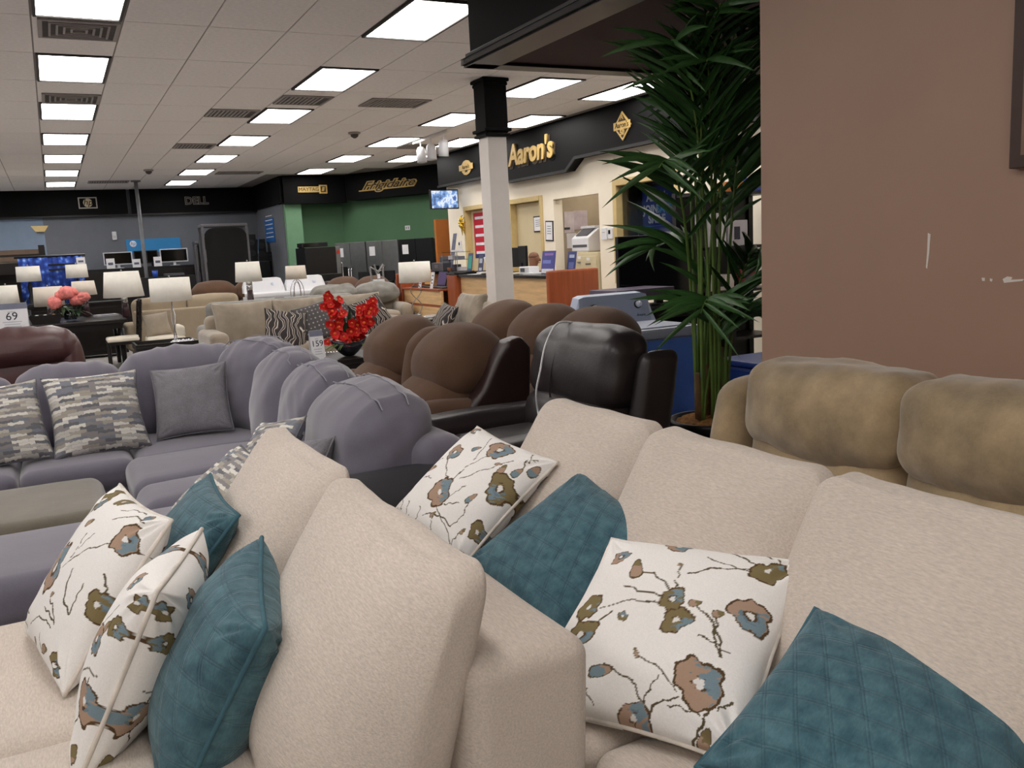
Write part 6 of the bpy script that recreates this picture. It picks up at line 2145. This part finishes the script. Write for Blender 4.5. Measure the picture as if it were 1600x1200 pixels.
# computer wall
dsk = thing('media_cabinet', 'long black media cabinet along the grey wall under the computers', 'cabinet', (2.0, 22.7, 0))
MB().box(-1.6, 1.55, -.3, .32, .05, 1.42).build('body', m_black, dsk, bevel=.006)
MB().box(-1.62, 1.57, -.32, .34, 1.42, 1.45).build('top', m_black, dsk)
MB().box(-1.5, 1.45, -.28, .3, 0, .05).build('plinth', m_black, dsk)
for k in range(4): MB().box(-1.56 + .78 * k, -.82 + .78 * k, -.312, -.3, .1, 1.38).build('door', m_blackw, dsk, bevel=.004)
m_wbez = M('white_bezel', (206, 208, 214), .4)
for (x0, x1, top, bot, fr, lab) in ((162, 205, 386, 408, m_wbez, 'white framed desktop computer at the left of the media cabinet'), (210, 221, 387, 408, m_black, 'dark monitor left of the grey pole'), (229, 245, 386, 407, m_black, 'dark monitor right of the grey pole'), (251, 292, 386, 409, m_wbez, 'white framed desktop computer right of the grey pole')):
    p, q = at(x0, bot, Y=22.6), at(x1, top, Y=22.6)
    w, h = q.x - p.x, q.z - p.z
    mo_ = monitor(lab, ((p.x + q.x) / 2, 22.6, 1.4505), 0, w, h, fr, m_screen, 'computers on the media cabinet')
for (x, y0, y1, lab) in ((173, 397, 413, 'white price tag before the left white computer'), (214, 403, 416, 'tilted white price tag left of the grey pole'), (247, 398, 413, 'white price tag right of the grey pole'), (130, 402, 414, 'white price tag on the blue bedspread rack')):
    p, q = at(x, y1, Y=22.42), at(x, y0, Y=22.42)
    dz = p.z - 1.451
    p.z, q.z = 1.451, q.z - dz
    if x == 130:
        p, q = at(x - 3, y1, Y=17.165), at(x - 3, y0, Y=17.165)
    tc = thing('hanging_tag', lab, 'price tag', (p.x, p.y, p.z), 0, 'price tags at the back')
    w = .09 if x != 130 else .07
    MB().box(-w, w, -.004, .004, 0, q.z - p.z).build('card', m_paper, tc)
    MB().box(-w * .6, w * .6, -.006, -.004, (q.z - p.z) * .35, (q.z - p.z) * .6).build('print_panel', M('tag_print', (96, 100, 120)), tc)
ps = thing('blue_poster', 'sky blue computer poster with white round logo on the grey wall', 'poster', (0, 23.09, 0))
p, q = at(199, 396, Y=23.08), at(281, 371, Y=23.08)
m_sky = M('poster_sky_blue', (50, 138, 200), .6, .08, 2)
MB().box(p.x, q.x, -.02, -.0, p.z, q.z).build('sheet', m_sky, ps)
c = at(208, 381, Y=23.06)
MB().lathe([(.075, 0), (.075, .004), (.0001, .004)], 20).xf(Matrix.Translation((c.x, -.02, c.z)) @ Matrix.Rotation(PI / 2, 4, 'X')).build('logo_disc', M('poster_white', (232, 236, 245)), ps)
text('logo_letters', 'hp', .12, m_sky, ps, (c.x, -.026, c.z + .005), FACE_NY, extrude=.001, shear=.25)
ps2 = thing('blue_poster', 'tall blue poster with white print on the dark alcove wall', 'poster', (4.71, 0, 0))
p, q = at(413, 343, X=4.79), at(430, 378, X=4.79)
MB().box(.075, .088, q.y, p.y, q.z, p.z).build('sheet', M('poster_blue2', (42, 104, 176), .6, .1, 2), ps2)
for k in range(6): MB().box(.072, .075, q.y + .08, p.y - .08 - .05 * (k % 3), q.z + .12 + .1 * k, q.z + .14 + .1 * k).build('print_line', tw, ps2)
o = thing('wall_sensor', 'white motion sensor on the grey back wall', 'sensor', (1.42, 23.1, 2.22))
MB().box(-.05, .05, -.06, -.001, -.1, .1).build('housing', m_white, o, bevel=.015)
MB().box(-.03, .03, -.063, -.06, -.06, .01).build('lens', M('sensor_lens', (196, 196, 200), .3), o)

# black draped rack with grey metal frame, and a smaller one
def draped(label, x0, x1, top, Y, depth):
    p, q = at(x0, top + 4, Y=Y), at(x1, top, Y=Y)
    t = thing('draped_rack', label, 'rack', ((p.x + q.x) / 2, Y, 0), 0, 'racks with grey metal frames')
    w, h = (q.x - p.x) / 2, p.z
    m_fr = M('grey_metal_frame', (112, 110, 114), .45, .06, metal=.4)
    for s in (-1, 1):
        for y in (-depth / 2, depth / 2): MB().box(s * w - .03, s * w + .03, y - .03, y + .03, 0, h).build('upright', m_fr, t)
    MB().box(-w - .03, w + .03, -depth / 2 - .03, depth / 2 + .03, h, h + .07).build('top_rail', m_fr, t, bevel=.02)
    # sagging cloth panel
    n = 16
    V, Fc = [], []
    for i in range(n + 1):
        u = -1 + 2 * i / n
        for j in range(n + 1):
            s = j / n
            z = .1 + (h - .12 - .16 * abs(u) ** 6) * s
            y = -depth / 2 - .035 - .03 * math.sin(u * 5 + s * 3) * s * .4 - .015 * math.sin(s * 17 + u * u * 5) * s ** 4
            V.append((u * w * .96, y, z))
    m_ = (n + 1)
    Fc = [(i * m_ + j, (i + 1) * m_ + j, (i + 1) * m_ + j + 1, i * m_ + j + 1) for i in range(n) for j in range(n)]
    k = len(V)
    V += [(x, y + .02, z) for x, y, z in V]
    Fc += [tuple(a + k for a in f[::-1]) for f in Fc]
    MB().add(V, Fc).build('cloth_panel', M('black_drape', (28, 26, 26), .9, .1), t, True)
    return t
draped('tall rack draped in black cloth with grey frame against the far wall', 313, 381, 352, 21.2, .5)
draped('narrow black rack with grey frame left of the tall draped rack', 304, 311, 378, 22.0, .3)
# black stereo gear
def speaker(label, px, py0, py1, wpx, Y, zbase=None):
    p, q = at(px, py1, Y=Y), at(px, py0, Y=Y)
    k = (p - CAM).dot(_fw) / F_PX
    w = wpx * k / 2
    t = thing('loudspeaker', label, 'speaker', (p.x, Y, zt + .001), 0, 'black stereo gear in the alcove')
    MB().box(-w, w, -.15, .15, 0, q.z - p.z).build('cabinet', m_black, t, bevel=.006)
    hh = q.z - p.z
    for zz in (.3, .7):
        r = min(w * .7, hh * .16)
        MB().lathe([(r, 0), (r, .012), (r * .8, .012), (r * .2, .002), (.0001, .012)], 16).xf(Matrix.Translation((0, -.15, hh * zz)) @ Matrix.Rotation(PI / 2, 4, 'X')).build('driver', M('speaker_cone', (44, 44, 48), .4), t, True)
    return t
rk = thing('stereo_cabinet', 'low black stereo cabinet in the alcove carrying the speakers', 'cabinet', (4.4, 21.9, 0))
zt = at(405, 408, Y=21.9).z
MB().box(-.35, .32, -.22, .22, .03, zt - .02).build('body', m_black, rk, bevel=.006)
MB().box(-.37, .34, -.24, .24, zt - .02, zt).build('top', M('dark_grey_top', (70, 70, 74), .4), rk)
MB().box(-.3, .28, -.2, .2, 0, .03).build('plinth', m_black, rk)
speaker('tall black loudspeaker right of the draped rack', 394, 366, 408, 14, 21.9)
speaker('tilted black loudspeaker in the middle of the alcove stack', 408, 374, 408, 15, 21.95)
speaker('short black loudspeaker at the right of the alcove stack', 421, 395, 408, 10, 21.9)
t = thing('silver_pole', 'thin silver speaker stand rod in the alcove', 'rod', (at(402, 408, Y=21.5).x, 21.5, 0))
MB().tube([(0, 0, 0), (.02, 0, 1.3), (.08, 0, 2.05)], .014, 8).build('rod', m_chrome, t)
MB().lathe([(.1, 0), (.1, .02)], 14).build('foot', m_black, t)
# small things on cabinet: blue cup, keyboard
cup = thing('blue_cup', 'small blue cup on the dark stand behind the drum lamps', 'cup', tuple(at(243, 433, Y=20.3)))
MB().lathe([(.05, 0), (.06, .14), (.055, .14), (.045, .01), (.0001, .01)], 16).build('body', M('cup_blue', (50, 90, 190), .4), cup, True)
dv = thing('dark_stand', 'black low stand before the media cabinet', 'stand', (cup.location.x + .2, 20.3, 0))
MB().box(-.5, .6, -.2, .2, .1, cup.location.z).build('body', m_black, dv)
MB().box(-.4, .5, -.15, .15, 0, .1).build('foot', m_black, dv)
kb = thing('dvd_player', 'flat grey media player on the black stand', 'media player', (cup.location.x + .38, 20.3, cup.location.z + .001))
MB().box(-.2, .2, -.13, .13, .008, .06).build('housing', M('player_grey', (74, 74, 80), .4), kb, bevel=.004)
MB().box(-.18, .18, -.11, .11, 0, .008).build('feet', m_black, kb)
# green plant behind left lamp
gp = thing('small_plant', 'bushy green plant behind the lamp at the left edge', 'plant', (at(30, 470, Y=15.4).x, 15.4, 0))
zc = at(30, 458, Y=15.4).z
MB().lathe([(.1, 0), (.14, .9), (.13, .9), (.0001, .86)], 14).build('pot', m_black, gp, True)
rg_ = random.Random(8)
for k in range(40):
    d = Vector((rg_.uniform(-1, 1), rg_.uniform(-1, 1), rg_.uniform(-.2, 1.4))).normalized()
    L = rg_.uniform(.12, .22)
    sd = d.cross(Vector((0, 0, 1))).normalized() * .03
    b0 = Vector((0, 0, .9))
    V = [b0 + d * .04, b0 + d * L * .6 + sd, b0 + d * L, b0 + d * L * .6 - sd]
    MB().add(V, [(0, 1, 2, 3)]).build('leaf', m_leaf, gp)
